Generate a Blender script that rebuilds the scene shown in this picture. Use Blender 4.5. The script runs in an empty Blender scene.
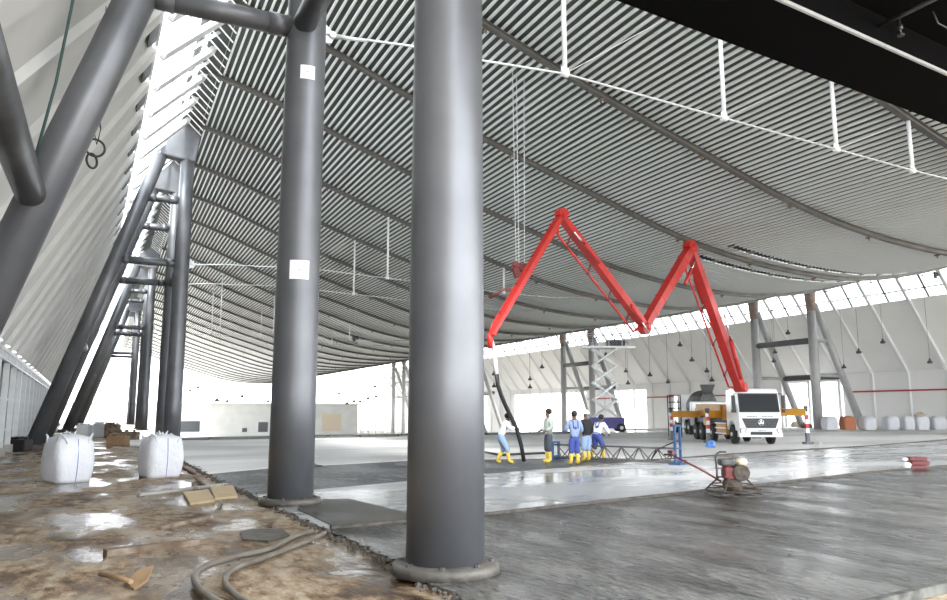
import bpy, bmesh, math, random
from mathutils import Vector, Matrix, Quaternion
random.seed(7)
C = bpy.context.scene.collection
PI = math.pi
# world axes: x = across the hall, y = along the hall.  Camera stands at the origin, eye height H.
F = 750.0; H = 1.65; TH = math.atan(112 / F); YAW = math.atan2(.4364, .8998)

# ------------------------------------------------------------------ site survey helpers
def ray(px, py):
    x = (px - 473.5) / F; y = -(py - 300) / F
    c, s = math.cos(TH), math.sin(TH)
    X, Y, Z = x, c - y * s, s + y * c
    return (X * .8998 + Y * .4364, -X * .4364 + Y * .8998, Z)
def G(px, py, z=0.0):
    d = ray(px, py); t = (z - H) / d[2]
    return Vector((d[0] * t, d[1] * t, z))
def PY(px, py, y):
    d = ray(px, py); t = y / d[1]
    return Vector((d[0] * t, y, H + d[2] * t))

# ------------------------------------------------------------------ materials
def mat(name, col, rough=.5, metal=0., bump=None, var=None, spec=.5, trans=0., emit=None, coat=0.):
    m = bpy.data.materials.new(name); m.use_nodes = True
    nt = m.node_tree; b = nt.nodes['Principled BSDF']
    b.inputs['Base Color'].default_value = (*col, 1)
    b.inputs['Roughness'].default_value = rough
    b.inputs['Metallic'].default_value = metal
    b.inputs['Specular IOR Level'].default_value = spec
    b.inputs['Coat Weight'].default_value = coat
    if trans: b.inputs['Transmission Weight'].default_value = trans
    if emit:
        b.inputs['Emission Color'].default_value = (*emit[:3], 1); b.inputs['Emission Strength'].default_value = emit[3]
    tc = nt.nodes.new('ShaderNodeTexCoord')
    if var:
        n = nt.nodes.new('ShaderNodeTexNoise'); n.inputs['Scale'].default_value = var[0]; n.inputs['Detail'].default_value = 5
        r = nt.nodes.new('ShaderNodeValToRGB')
        r.color_ramp.elements[0].position = .35; r.color_ramp.elements[1].position = .65
        r.color_ramp.elements[0].color = (*col, 1); r.color_ramp.elements[1].color = (*var[1], 1)
        nt.links.new(tc.outputs['Object'], n.inputs['Vector'])
        nt.links.new(n.outputs['Fac'], r.inputs['Fac']); nt.links.new(r.outputs['Color'], b.inputs['Base Color'])
    if bump:
        n = nt.nodes.new('ShaderNodeTexNoise'); n.inputs['Scale'].default_value = bump[0]; n.inputs['Detail'].default_value = 4
        bp = nt.nodes.new('ShaderNodeBump'); bp.inputs['Strength'].default_value = bump[1]
        bp.inputs['Distance'].default_value = bump[2] if len(bump) > 2 else .02
        nt.links.new(tc.outputs['Object'], n.inputs['Vector'])
        nt.links.new(n.outputs['Fac'], bp.inputs['Height']); nt.links.new(bp.outputs['Normal'], b.inputs['Normal'])
    return m

def floor_mat(name, ramp, rr, s1, s2, stretch=(1, 1, 1), rot=0., bump=(6, .3, .03), wet_scale=.3, wet_range=(.4, .6), spec=.5):
    """wet / dry ground: colour ramp from noise, roughness from large wet patches, streaky bump"""
    m = bpy.data.materials.new(name); m.use_nodes = True
    nt = m.node_tree; L = nt.links; b = nt.nodes['Principled BSDF']; N = nt.nodes.new
    b.inputs['Specular IOR Level'].default_value = spec
    tc = N('ShaderNodeTexCoord'); mp = N('ShaderNodeMapping'); mp.inputs['Scale'].default_value = stretch; mp.inputs['Rotation'].default_value = (0, 0, rot)
    L.new(tc.outputs['Object'], mp.inputs['Vector'])
    def noise(sc, det=6, rough=.6, vec=mp):
        n = N('ShaderNodeTexNoise'); n.inputs['Scale'].default_value = sc; n.inputs['Detail'].default_value = det
        n.inputs['Roughness'].default_value = rough; L.new(vec.outputs[0], n.inputs['Vector']); return n
    n1 = noise(s1); n2 = noise(s2, 8, .7)
    mx = N('ShaderNodeMix'); mx.data_type = 'FLOAT'; mx.inputs[0].default_value = .5
    L.new(n1.outputs['Fac'], mx.inputs[2]); L.new(n2.outputs['Fac'], mx.inputs[3])
    r = N('ShaderNodeValToRGB'); els = r.color_ramp.elements
    for i, (p, c) in enumerate(ramp):
        e = els[i] if i < 2 else els.new(p)
        e.position = p; e.color = (*c, 1)
    L.new(mx.outputs[0], r.inputs['Fac'])
    w = noise(wet_scale, 5, .55); mr = N('ShaderNodeMapRange')
    mr.inputs['From Min'].default_value = wet_range[0]; mr.inputs['From Max'].default_value = wet_range[1]
    mr.inputs['To Min'].default_value = rr[0]; mr.inputs['To Max'].default_value = rr[1]
    L.new(w.outputs['Fac'], mr.inputs['Value']); L.new(mr.outputs[0], b.inputs['Roughness'])
    wc = N('ShaderNodeMapRange'); wc.inputs['From Min'].default_value = wet_range[0]; wc.inputs['From Max'].default_value = wet_range[1]
    wc.inputs['To Min'].default_value = .62; wc.inputs['To Max'].default_value = 1.0      # soaked ground is a darker material
    L.new(w.outputs['Fac'], wc.inputs['Value'])
    mul = N('ShaderNodeVectorMath'); mul.operation = 'SCALE'
    L.new(r.outputs['Color'], mul.inputs[0]); L.new(wc.outputs[0], mul.inputs['Scale']); L.new(mul.outputs[0], b.inputs['Base Color'])
    nb = noise(bump[0], 6, .65)
    bs = N('ShaderNodeMath'); bs.operation = 'MULTIPLY'; bs.inputs[1].default_value = bump[1]
    mr2 = N('ShaderNodeMapRange'); mr2.inputs['From Min'].default_value = wet_range[0]; mr2.inputs['From Max'].default_value = wet_range[1]
    mr2.inputs['To Min'].default_value = .25; mr2.inputs['To Max'].default_value = 1
    L.new(w.outputs['Fac'], mr2.inputs['Value']); L.new(mr2.outputs[0], bs.inputs[0])
    bp = N('ShaderNodeBump'); bp.inputs['Distance'].default_value = bump[2]
    L.new(bs.outputs[0], bp.inputs['Strength']); L.new(nb.outputs['Fac'], bp.inputs['Height']); L.new(bp.outputs['Normal'], b.inputs['Normal'])
    return m

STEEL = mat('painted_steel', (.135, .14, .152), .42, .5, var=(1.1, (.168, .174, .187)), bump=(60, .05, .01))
STEEL_D = mat('dark_painted_steel', (.08, .083, .088), .4, .5, var=(2., (.11, .115, .12)))
BEAM = mat('roof_beam_steel', (.115, .112, .105), .5, .3, var=(1.5, (.16, .155, .145)))
GALV = mat('galvanised_steel', (.62, .64, .65), .4, .4, var=(3., (.54, .56, .57)))
WHITE = mat('white_paint', (.80, .81, .82), .5)
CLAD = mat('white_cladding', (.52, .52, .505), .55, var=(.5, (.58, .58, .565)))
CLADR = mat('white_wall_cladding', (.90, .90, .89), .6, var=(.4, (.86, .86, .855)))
SLAT = mat('ceiling_slat_light', (.74, .77, .76), .4)
DECK = mat('ceiling_deck_dark', (.055, .066, .064), .6)  # shade in the valleys between ceiling ribs put into this dark colour
DECK_SHADE = mat('deck_shade_black', (.003, .003, .0035), .9, spec=.05)  # lack of daylight on the overhead deck put into a near-black colour
GUN = mat('dark_bar', (.03, .03, .032), .5, .3)
RUBBER = mat('rubber', (.02, .02, .02), .7)
RED = mat('boom_red', (.50, .022, .016), .4, var=(1.5, (.40, .018, .014)))
REDD = mat('dark_red_paint', (.16, .018, .018), .5, var=(3, (.16, .03, .03)))
YEL = mat('outrigger_yellow', (.60, .28, .03), .45, var=(1.2, (.50, .23, .03)))
BLUE = mat('blue_paint', (.015, .05, .15), .5, var=(6, (.03, .08, .19)))
PURP = mat('purple_blue_paint', (.10, .09, .32), .5)
TRWH = mat('truck_white', (.82, .83, .84), .3, coat=.4)
CHROME = mat('chrome', (.7, .7, .7), .15, 1.)
GREYM = mat('mixer_grey', (.085, .088, .082), .6, .2, var=(2, (.17, .17, .16)))
BAG = mat('woven_bag', (.74, .75, .79), .75, bump=(9, .5, .04), var=(1.6, (.66, .67, .72)))
BAGB = mat('bag_blue_seam', (.12, .2, .42), .7)
WOOD = mat('raw_wood', (.24, .15, .08), .7, bump=(20, .2), var=(4, (.30, .19, .10)))
PLY = mat('new_plywood', (.60, .46, .27), .6, var=(3, (.50, .37, .21)))
RUSTW = mat('muddy_timber', (.10, .06, .035), .75, var=(5, (.26, .21, .165)), bump=(14, .4))
PALE = mat('pale_plank', (.40, .39, .36), .7, var=(3, (.30, .28, .25)))
CONCD = mat('rough_mortar', (.055, .05, .044), .85, bump=(12, .8, .03), var=(7, (.12, .105, .09)))
PLATE = mat('mortar_plate', (.07, .063, .055), .6, bump=(10, .6, .03), var=(5, (.125, .115, .10)))
HOSE = mat('grey_hose', (.19, .175, .145), .5, var=(3, (.12, .10, .08)))
MUD = mat('muddy_metal', (.035, .026, .02), .7, var=(9, (.13, .10, .075)), bump=(20, .5))
ENGB = mat('engine_black', (.04, .04, .045), .5, var=(9, (.12, .11, .10)))
CREAM = mat('cream_plastic', (.62, .56, .42), .5)
SKIN = mat('skin', (.12, .065, .04), .55)
HAIR = mat('black_hair', (.01, .01, .01), .7)
def cloth(n, c): return mat(n, c, .85, bump=(22, .3, .02))
C_WHITE = cloth('white_cotton', (.78, .79, .82)); C_JEAN = cloth('light_jeans', (.22, .31, .46)); C_BOOT = mat('yellow_rubber_boot', (.55, .40, .06), .45)
C_GREEN = cloth('grey_green_shirt', (.36, .40, .38)); C_DARK = cloth('charcoal_trousers', (.05, .06, .08)); C_BLUE = cloth('blue_overall', (.045, .07, .28))
C_BLACK = cloth('black_jacket', (.012, .012, .014)); C_GLOVE = cloth('yellow_glove', (.75, .62, .15))
ORANGE = cloth('orange_bag', (.5, .2, .11)); SAND = cloth('sand_bag', (.55, .47, .36))
PANE_D = mat('dark_window_glass', (.03, .035, .04), .15)
BLDG = mat('pale_block_wall', (.50, .51, .50), .8, var=(.5, (.57, .58, .57)))
REDLINE = mat('red_stripe', (.42, .05, .05), .6)
PAPER = mat('white_sticker', (.83, .84, .86), .6)
LAMP = mat('lamp_glass', (.9, .9, .88), .1)
def glass_mat():
    m = bpy.data.materials.new('clear_glazing'); m.use_nodes = True; nt = m.node_tree
    for n in list(nt.nodes): nt.nodes.remove(n)
    o = nt.nodes.new('ShaderNodeOutputMaterial'); mx = nt.nodes.new('ShaderNodeMixShader')
    t = nt.nodes.new('ShaderNodeBsdfTransparent'); t.inputs[0].default_value = (.93, .96, .98, 1)
    g = nt.nodes.new('ShaderNodeBsdfGlossy'); g.inputs['Roughness'].default_value = .05
    mx.inputs[0].default_value = .07
    nt.links.new(t.outputs[0], mx.inputs[1]); nt.links.new(g.outputs[0], mx.inputs[2]); nt.links.new(mx.outputs[0], o.inputs[0])
    return m
GLASS = glass_mat()

M_EARTH = floor_mat('muddy_apron', [(.39, (.04, .022, .011)), (.45, (.13, .08, .042)), (.50, (.25, .175, .105)), (.58, (.38, .31, .225))],
                    (.10, .65), .9, 6., stretch=(1.1, .55, 1), bump=(4, 1., .09), wet_scale=.75, wet_range=(.42, .54))
M_NEAR = floor_mat('fresh_wet_concrete', [(.40, (.035, .035, .032)), (.49, (.09, .088, .082)), (.57, (.21, .205, .19))],
                   (.20, .40), 1.1, 9., stretch=(1.5, .55, 1), rot=-.5, bump=(5, 1., .13), wet_scale=.7, wet_range=(.38, .6))
M_MID = floor_mat('trowelled_wet_slab', [(.35, (.40, .41, .42)), (.5, (.48, .49, .50)), (.65, (.55, .56, .56))],
                  (.16, .36), .7, 9., stretch=(.6, 1.6, 1), rot=.3, bump=(3, .14, .02), wet_scale=.3)
M_POUR = floor_mat('dark_poured_concrete', [(.42, (.05, .05, .056)), (.5, (.11, .11, .12)), (.57, (.24, .24, .25))],
                   (.36, .6), 1.0, 5., stretch=(1.3, .6, 1), bump=(7, .9, .1), wet_scale=.5)
M_FAR = floor_mat('dry_slab', [(.35, (.72, .71, .69)), (.5, (.79, .785, .77)), (.65, (.84, .835, .82))],
                  (.40, .75), .25, 6., stretch=(.5, 1.2, 1), bump=(5, .1, .02), wet_scale=.12, wet_range=(.40, .54), spec=.3)
M_TRI = floor_mat('mortar_fill', [(.35, (.06, .058, .052)), (.5, (.11, .105, .095)), (.65, (.19, .18, .16))],
                  (.4, .7), 2., 14., bump=(16, .7, .02), wet_scale=.5)
M_OUT = mat('outside_sand', (.50, .46, .40), .9, var=(.05, (.58, .54, .48)))

# ------------------------------------------------------------------ mesh helpers
def nb(): return bmesh.new()
def box(bm, c, size, rot=None, mi=0):
    m = Matrix.Translation(Vector(c))
    if rot is not None: m = m @ rot.to_4x4()
    g = bmesh.ops.create_cube(bm, size=1, matrix=m @ Matrix.Diagonal((*size, 1)))
    if mi:
        for v in g['verts']:
            for f in v.link_faces: f.material_index = mi
    return g
def rz(a): return Matrix.Rotation(a, 3, 'Z')
def rx(a): return Matrix.Rotation(a, 3, 'X')
def ry(a): return Matrix.Rotation(a, 3, 'Y')
def cyl(bm, a, b, r1, r2=None, n=16, mi=0, caps=True):
    a = Vector(a); b = Vector(b); d = b - a; L = d.length
    if r2 is None: r2 = r1
    q = Vector((0, 0, 1)).rotation_difference(d.normalized())
    m = Matrix.Translation((a + b) / 2) @ q.to_matrix().to_4x4()
    g = bmesh.ops.create_cone(bm, cap_ends=caps, segments=n, radius1=r1, radius2=r2, depth=L, matrix=m)
    for v in g['verts']:
        for f in v.link_faces:
            f.material_index = mi
            if len(f.verts) == 4 and n > 6: f.smooth = True
    return g
def beam(bm, a, b, w, h, up=(0, 0, 1), mi=0):
    a = Vector(a); b = Vector(b); d = (b - a); L = d.length; d.normalize()
    u = Vector(up); s = d.cross(u)
    if s.length < 1e-4: s = d.cross(Vector((1, 0, 0)))
    s.normalize(); u = s.cross(d)
    R = Matrix((s, d, u)).transposed()
    return box(bm, (a + b) / 2, (w, L, h), R, mi)
def path(bm, pts, r, n=8, mi=0, closed=False):
    pts = [Vector(p) for p in pts]; rings = []; N = len(pts)
    t0 = (pts[1] - pts[0]).normalized()
    nrm = t0.cross(Vector((0, 0, 1)))
    if nrm.length < .05: nrm = t0.cross(Vector((1, 0, 0)))
    nrm.normalize(); pt = t0
    for i, p in enumerate(pts):
        if closed: t = (pts[(i + 1) % N] - pts[i - 1]).normalized()
        else: t = (pts[min(i + 1, N - 1)] - pts[max(i - 1, 0)]).normalized()
        nrm = pt.rotation_difference(t) @ nrm; pt = t
        bn = t.cross(nrm); rr = r[i] if isinstance(r, (list, tuple)) else r
        rings.append([bm.verts.new(p + (nrm * math.cos(2 * PI * k / n) + bn * math.sin(2 * PI * k / n)) * rr) for k in range(n)])
    for i in range(N if closed else N - 1):
        A = rings[i]; B = rings[(i + 1) % N]
        for k in range(n):
            f = bm.faces.new((A[k], A[(k + 1) % n], B[(k + 1) % n], B[k])); f.smooth = True; f.material_index = mi
    if not closed:
        for R_ in (rings[0][::-1], rings[-1]):
            f = bm.faces.new(R_); f.material_index = mi
def lathe(bm, prof, c=(0, 0, 0), n=24, mi=0, axis=None):
    c = Vector(c); q = Quaternion() if axis is None else Vector((0, 0, 1)).rotation_difference(Vector(axis).normalized())
    rings = [[bm.verts.new(c + q @ Vector((r * math.cos(2 * PI * k / n), r * math.sin(2 * PI * k / n), z))) for k in range(n)] for r, z in prof]
    for A, B in zip(rings, rings[1:]):
        for k in range(n):
            f = bm.faces.new((A[k], A[(k + 1) % n], B[(k + 1) % n], B[k])); f.smooth = True; f.material_index = mi
    for R_ in (rings[0][::-1], rings[-1]):
        f = bm.faces.new(R_); f.material_index = mi
def prism(bm, pts, ex, mi=0):
    """closed polygon (3-D points) extruded by vector ex"""
    A = [bm.verts.new(Vector(p)) for p in pts]; B = [bm.verts.new(Vector(p) + Vector(ex)) for p in pts]
    n = len(A); fs = [bm.faces.new(A), bm.faces.new(B[::-1])]
    for i in range(n): fs.append(bm.faces.new((A[i], B[i], B[(i + 1) % n], A[(i + 1) % n])))
    for f in fs: f.material_index = mi
def ball(bm, c, r, sc=(1, 1, 1), mi=0, seg=12):
    g = bmesh.ops.create_uvsphere(bm, u_segments=seg, v_segments=max(6, seg * 2 // 3), radius=r, matrix=Matrix.Translation(Vector(c)) @ Matrix.Diagonal((*sc, 1)))
    for v in g['verts']:
        for f in v.link_faces: f.smooth = True; f.material_index = mi
def obj(name, bm, m, parent=None, label=None, bevel=0):
    bmesh.ops.recalc_face_normals(bm, faces=bm.faces)
    me = bpy.data.meshes.new(name); bm.to_mesh(me); bm.free()
    for x in (m if isinstance(m, (list, tuple)) else [m]): me.materials.append(x)
    o = bpy.data.objects.new(name, me); C.objects.link(o)
    if parent is not None: o.parent = parent
    if label: o['label'] = label
    if bevel:
        b = o.modifiers.new('bevel', 'BEVEL'); b.width = bevel; b.segments = 2; b.limit_method = 'ANGLE'
    return o
def struct(name, bm, m):
    o = obj(name, bm, m); o['kind'] = 'structure'; return o
def tag(o, label, cat, group=None, kind=None):
    o['label'] = label; o['category'] = cat
    if group: o['group'] = group
    if kind: o['kind'] = kind
    return o
def thing(name, label, cat, loc=(0, 0, 0), rot=0, group=None):
    o = bpy.data.objects.new(name, None); C.objects.link(o); o.location = loc; o.rotation_euler = (0, 0, rot)
    o.empty_display_size = .2
    return tag(o, label, cat, group)
def dup(root, loc=None, rot=None, label=None, group=None):
    r = root.copy(); C.objects.link(r)
    if loc is not None: r.location = loc
    if rot is not None: r.rotation_euler = (0, 0, rot)
    if label: r['label'] = label
    if group: r['group'] = group
    for ch in list(root.children):
        c = ch.copy(); C.objects.link(c); c.parent = r
        for g in list(ch.children):
            d = g.copy(); C.objects.link(d); d.parent = c
    return r

# ------------------------------------------------------------------ survey of the building
ZR = [(2.2, 17.3), (3.5, 17.0), (6.7, 16.1), (10, 14.8), (13.6, 13.5), (17, 12.4), (20, 11.5), (23.6, 10.4), (27, 9.65), (30.5, 9.2), (34, 9.0), (37, 9.05), (40, 9.4), (44, 10.2), (49, 11.5), (55, 13.2), (61, 14.8), (66, 16.0), (70, 16.9)]
def zr(x):
    for i in range(len(ZR) - 1):
        if x <= ZR[i + 1][0] or i == len(ZR) - 2:
            x0, y0 = ZR[i]; x1, y1 = ZR[i + 1]
            pa = ZR[i - 1] if i > 0 else (2 * x0 - x1, 2 * y0 - y1); pb = ZR[i + 2] if i + 2 < len(ZR) else (2 * x1 - x0, 2 * y1 - y0)
            m0 = (y1 - pa[1]) / (x1 - pa[0]); m1 = (pb[1] - y0) / (pb[0] - x0); h = x1 - x0; t = (x - x0) / h
            return (2*t**3-3*t**2+1)*y0 + (t**3-2*t**2+t)*h*m0 + (-2*t**3+3*t**2)*y1 + (t**3-t**2)*h*m1
YEND = 206.0
def nl(y): return -3.4 - .0235 * (y - 30)      # foot of the left wall
ROWX = 3.05
SP = 6.7; YB = 14.2

# ---- floor -------------------------------------------------------------------------
E_ = [(3.12, 4.3), (2.98, 6.8), (3.05, 8.6), (2.98, 10.2), (2.85, 13), (2.78, 15.9), (2.6, 20), (2.62, 22), (2.5, 31.7), (1.1, 46), (.6, 51.2)]
def jag(pts, amp, step):
    out = []
    for (x0, y0), (x1, y1) in zip(pts, pts[1:]):
        n = max(1, int(math.hypot(x1 - x0, y1 - y0) / step))
        for i in range(n):
            t = i / n; out.append((x0 + (x1 - x0) * t + (random.uniform(-amp, amp) if i else 0), y0 + (y1 - y0) * t))
    out.append(pts[-1]); return out
EJ = jag(E_, .07, .16)
J1 = [(3.0, 10.86), (5.6, 11.2), (11.3, 12.4), (19, 14.2), (23.1, 14.75), (30, 16.2), (60, 22.5)]
J2 = [(2.78, 15.9), (4.7, 16.6), (9.2, 18.4), (16.2, 20.8), (24.7, 23.3), (32.9, 24.9), (45.2, 28.6), (71.5, 36)]
PF = [(2.6, 21.8), (4.5, 23.2), (9.6, 24.7), (14, 23.9), (17.2, 22.5), (16.2, 20.8)]
def edge_between(y0, y1): return [p for p in EJ if y0 < p[1] < y1]
def slab(name, pts, m, top=0., th=.12):
    bm = nb(); prism(bm, [(x, y, top - th) for x, y in pts], (0, 0, th)); return struct(name, bm, m)
slab('floor_near_bay', [(3.12, 4.3), (60, 10.7), (60, 22.5)] + J1[:-1][::-1] + edge_between(4.3, 10.86)[::-1], M_NEAR)
slab('floor_trowelled_bay', J1 + [(71.5, 25), (71.5, 36)] + J2[:-1][::-1] + edge_between(10.86, 15.9)[::-1], M_MID)
slab('floor_pour_bay', J2[:4] + PF[::-1][1:] + edge_between(15.9, 21.8)[::-1], M_POUR, top=-.01)
slab('floor_far_bay', PF + J2[4:] + [(71.5, 62), (46, 62), (46, 51.2), (.6, 51.2)] + edge_between(21.8, 51.2)[::-1], M_FAR)
slab('floor_apron', [(-12, -7), (60, -7), (60, 10.7), (3.12, 4.3)] + edge_between(4.3, 51.2) + [(.6, 51.2), (.6, 130), (-12, 130)], M_EARTH, top=-.03)
bm = nb(); box(bm, (40, 100, -3.6), (600, 600, .2)); struct('ground', bm, M_OUT)
slab('floor_mortar_wedge', [(3.05, 13.2), (3.6, 14.45), (4.3, 14.3), (4.65, 11.35), (3.9, 10.98), (3.1, 10.9)], M_TRI, top=.012, th=.03)
# dark slab edge far away, and form strips along the joints
bm = nb(); beam(bm, (3.3, 48.6, .06), (33.4, 50.7, .06), .35, .16); tag(obj('formwork_rail', bm, GUN), 'long dark form rail edging the far slab, before the pale building', 'formwork')
bm = nb()
pts = [(3.2, 53.8), (10, 54.2), (20, 54.8)]
for i in range(12): x_ = 4.5 + i * 2.4; box(bm, (x_, 47.6 + .07 * x_, .06), (1.6 + random.random(), .4, .12), rz(random.uniform(-.05, .08)))
tag(obj('formwork_stack', bm, STEEL_D), 'low scatter of dark form panels lying along the far slab edge', 'formwork', kind='stuff')
def strip(name, pts, w, h, z, m):
    bm = nb()
    for (x0, y0), (x1, y1) in zip(pts, pts[1:]): beam(bm, (x0, y0, z), (x1, y1, z), w, h)
    return struct(name, bm, m)
strip('trim_1', J1, .07, .05, .015, CONCD)
strip('trim_2', J2[3:], .07, .05, .015, CONCD)
bm = nb(); beam(bm, (5.2, 4.48, .02), (30, 7.28, .02), .07, .09)
tag(obj('edge_form', bm, mat('form_steel', (.05, .052, .05), .6, .2, var=(7, (.16, .16, .14)))), 'grey steel edge form in the lower right corner', 'formwork')
# rubble along the slab edge
bm = nb()
for p in EJ:
    if p[1] > 30: continue
    for k in range(6):
        r = random.uniform(.01, .035); c = (p[0] + random.uniform(-.14, .06), p[1] + random.uniform(-.1, .1), -.03 + r * .3)
        g = bmesh.ops.create_icosphere(bm, subdivisions=1, radius=r, matrix=Matrix.Translation(c))
        for v in g['verts']: v.co += Vector((random.uniform(-1, 1), random.uniform(-1, 1), random.uniform(-.6, .6))) * r * .35
tag(obj('mortar_crumbs', bm, CONCD), 'dark crumbly mortar rubble along the broken slab edge', 'rubble', kind='stuff')

# ---- ceiling -----------------------------------------------------------------------
bm = nb()
xs = []; x = 3.5
SEG = [(2.0, 26.55), (26.95, 29.0), (29.45, YEND)]
def quad(a, b, c, d, mi):
    f = bm.faces.new([bm.verts.new(p) for p in (a, b, c, d)]); f.material_index = mi
P_ = .26; k = 0; dens = []
while x < 70:
    z0 = zr(x); z1 = zr(x + P_); sl = (z1 - z0) / P_
    slit = 27 < x < 46
    segs = SEG if slit else [(2.0, YEND)]
    for a, b in segs:
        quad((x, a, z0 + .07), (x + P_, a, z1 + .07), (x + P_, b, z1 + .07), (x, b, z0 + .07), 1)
        # light slat: shallow trapezoid under the deck
        w = .032
        xa, xb = x + .13 - w, x + .13 + w; za, zb = zr(xa), zr(xb)
        quad((xa, a, za), (xb, a, zb), (xb, b, zb), (xa, b, za), 0)
        quad((xa - .01, a, za + .07), (xa, a, za), (xa, b, za), (xa - .01, b, za + .07), 0)
        quad((xb, a, zb), (xb + .01, a, zb + .07), (xb + .01, b, zb + .07), (xb, b, zb), 0)
    x += P_
# outer roof skin
x = 2.5
while x < 70:
    slit = 26.5 < x < 46.5
    for a, b in (SEG if slit else [(2.0, YEND)]):
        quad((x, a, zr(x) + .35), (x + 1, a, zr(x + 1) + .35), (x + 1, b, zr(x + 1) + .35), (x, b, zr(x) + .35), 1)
    x += 1
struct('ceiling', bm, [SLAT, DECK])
# slit upstands and glass bars
bm = nb()
xx = 27.0
while xx < 45.8:
    for yy in (26.75, 29.22):
        beam(bm, (xx, yy - .22, zr(xx) + .05), (xx, yy + .22, zr(xx) + .05), .12, .1)
    xx += 1.35
struct('trim_3', bm, STEEL_D)

# ---- roof beams across the hall ---------------------------------------------------------
def roof_beam_mesh():
    bm = nb(); xs_ = [3.2 + i * (66 - 3.2) / 44 for i in range(45)]
    prev = None
    for wdt, top, bot in ((.20, -.01, -.05), (.07, -.05, -.17), (.20, -.17, -.22)):
        rings = []
        for x in xs_:
            z = zr(x); rings.append([bm.verts.new((x, sx * wdt / 2, z + h)) for sx, h in ((-1, top), (1, top), (1, bot), (-1, bot))])
        for A, B in zip(rings, rings[1:]):
            for k in range(4): bm.faces.new((A[k], A[(k + 1) % 4], B[(k + 1) % 4], B[k]))
        bm.faces.new(rings[0][::-1]); bm.faces.new(rings[-1])
    return bm
def bracket_mesh():
    bm = nb()
    for x in [6 + 4.6 * i for i in range(12)]:
        z = zr(x) - .22
        box(bm, (x, 0, z - .08), (.08, .26, .06)); box(bm, (x, 0, z - .15), (.05, .05, .12))
    return bm
rb = None
lab = {1: 'dark roof beam nearest the camera, emerging from behind the shaded deck at top right',
       2: 'dark curved roof beam crossing the upper middle, second from the camera',
       3: 'dark curved roof beam running between the two bright skylight slits',
       4: 'dark curved roof beam passing just above the red boom elbows, fourth from the camera'}
for k in range(1, 29):
    l = lab.get(k, 'one of the evenly spaced dark roof beams receding towards the bright far end')
    if rb is None:
        rb = thing('roof_beam', l, 'beam', (0, YB, 0), 0, 'roof beams under the slatted ceiling')
        obj('beam_web', roof_beam_mesh(), BEAM, rb); obj('hanger_bracket', bracket_mesh(), RUSTW, rb)
    else:
        dup(rb, (0, YB + SP * (k - 1), 0), label=l)
# ---- king-post cables --------------------------------------------------------------------
def cable_truss():
    t = thing('cable_truss', '', 'truss', (0, YB, 0))
    px_ = [(9.3, 9.6), (14.3, 9.38), (18.6, 9.2), (22.0, 9.05)]
    line = [(ROWX + .45, 9.25), (5.3, 9.42), (6.9, 9.45)] + px_ + [(25.5, 8.98), (28.5, 9.2)]
    b = nb(); path(b, [(x, 0, z) for x, z in line], .028, 8); obj('lower_cable', b, GALV, t)
    b = nb()
    for (x, z), (x2, _) in zip(px_, px_[1:]): cyl(b, (x, 0, z), (x2, 0, zr(x2) - .22), .012, n=6)
    obj('diagonal_cable', b, GALV, t)
    for x, z in px_:
        b = nb(); cyl(b, (x, 0, z), (x, 0, zr(x) - .22), .06, n=12); cyl(b, (x - .09, 0, z), (x + .09, 0, z), .075, n=12)
        box(b, (x, 0, z + .1), (.2, .03, .12)); obj('strut', b, WHITE, t)
    b = nb(); prism(b, [(ROWX + .36, -.02, 9.05), (ROWX + .62, -.02, 9.1), (ROWX + .66, -.02, 9.3), (ROWX + .36, -.02, 9.6)], (0, .04, 0))
    cyl(b, (ROWX + .62, -.08, 9.26), (ROWX + .62, .08, 9.26), .07, n=12); cyl(b, (ROWX + .65, 0, 9.26), (ROWX + 1.35, 0, 9.32), .055, .03, n=10)
    obj('fork_end', b, GALV, t)
    return t
PAIRL = [7.5, 14.2, 41.0, 47.7, 74.5, 81.2, 108, 114.7]
ct = cable_truss(); ct['label'] = 'white king-post struts and cable strung high from the thick column left of the nearest'
for y, l in ((7.5 + 33.5, 'thin cable with white struts starting at the far left A-frame nearer of the pair'),
             (47.7, 'thin cable with white struts starting at the far left A-frame further of the pair'),
             (74.5, 'thin strutted cable in the distance, seen left of the second column, nearer one'),
             (81.2, 'thin strutted cable in the distance, seen left of the second column, further one')):
    dup(ct, (0, y, 0), label=l, group='cable trusses under the roof')
ct['group'] = 'cable trusses under the roof'

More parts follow.
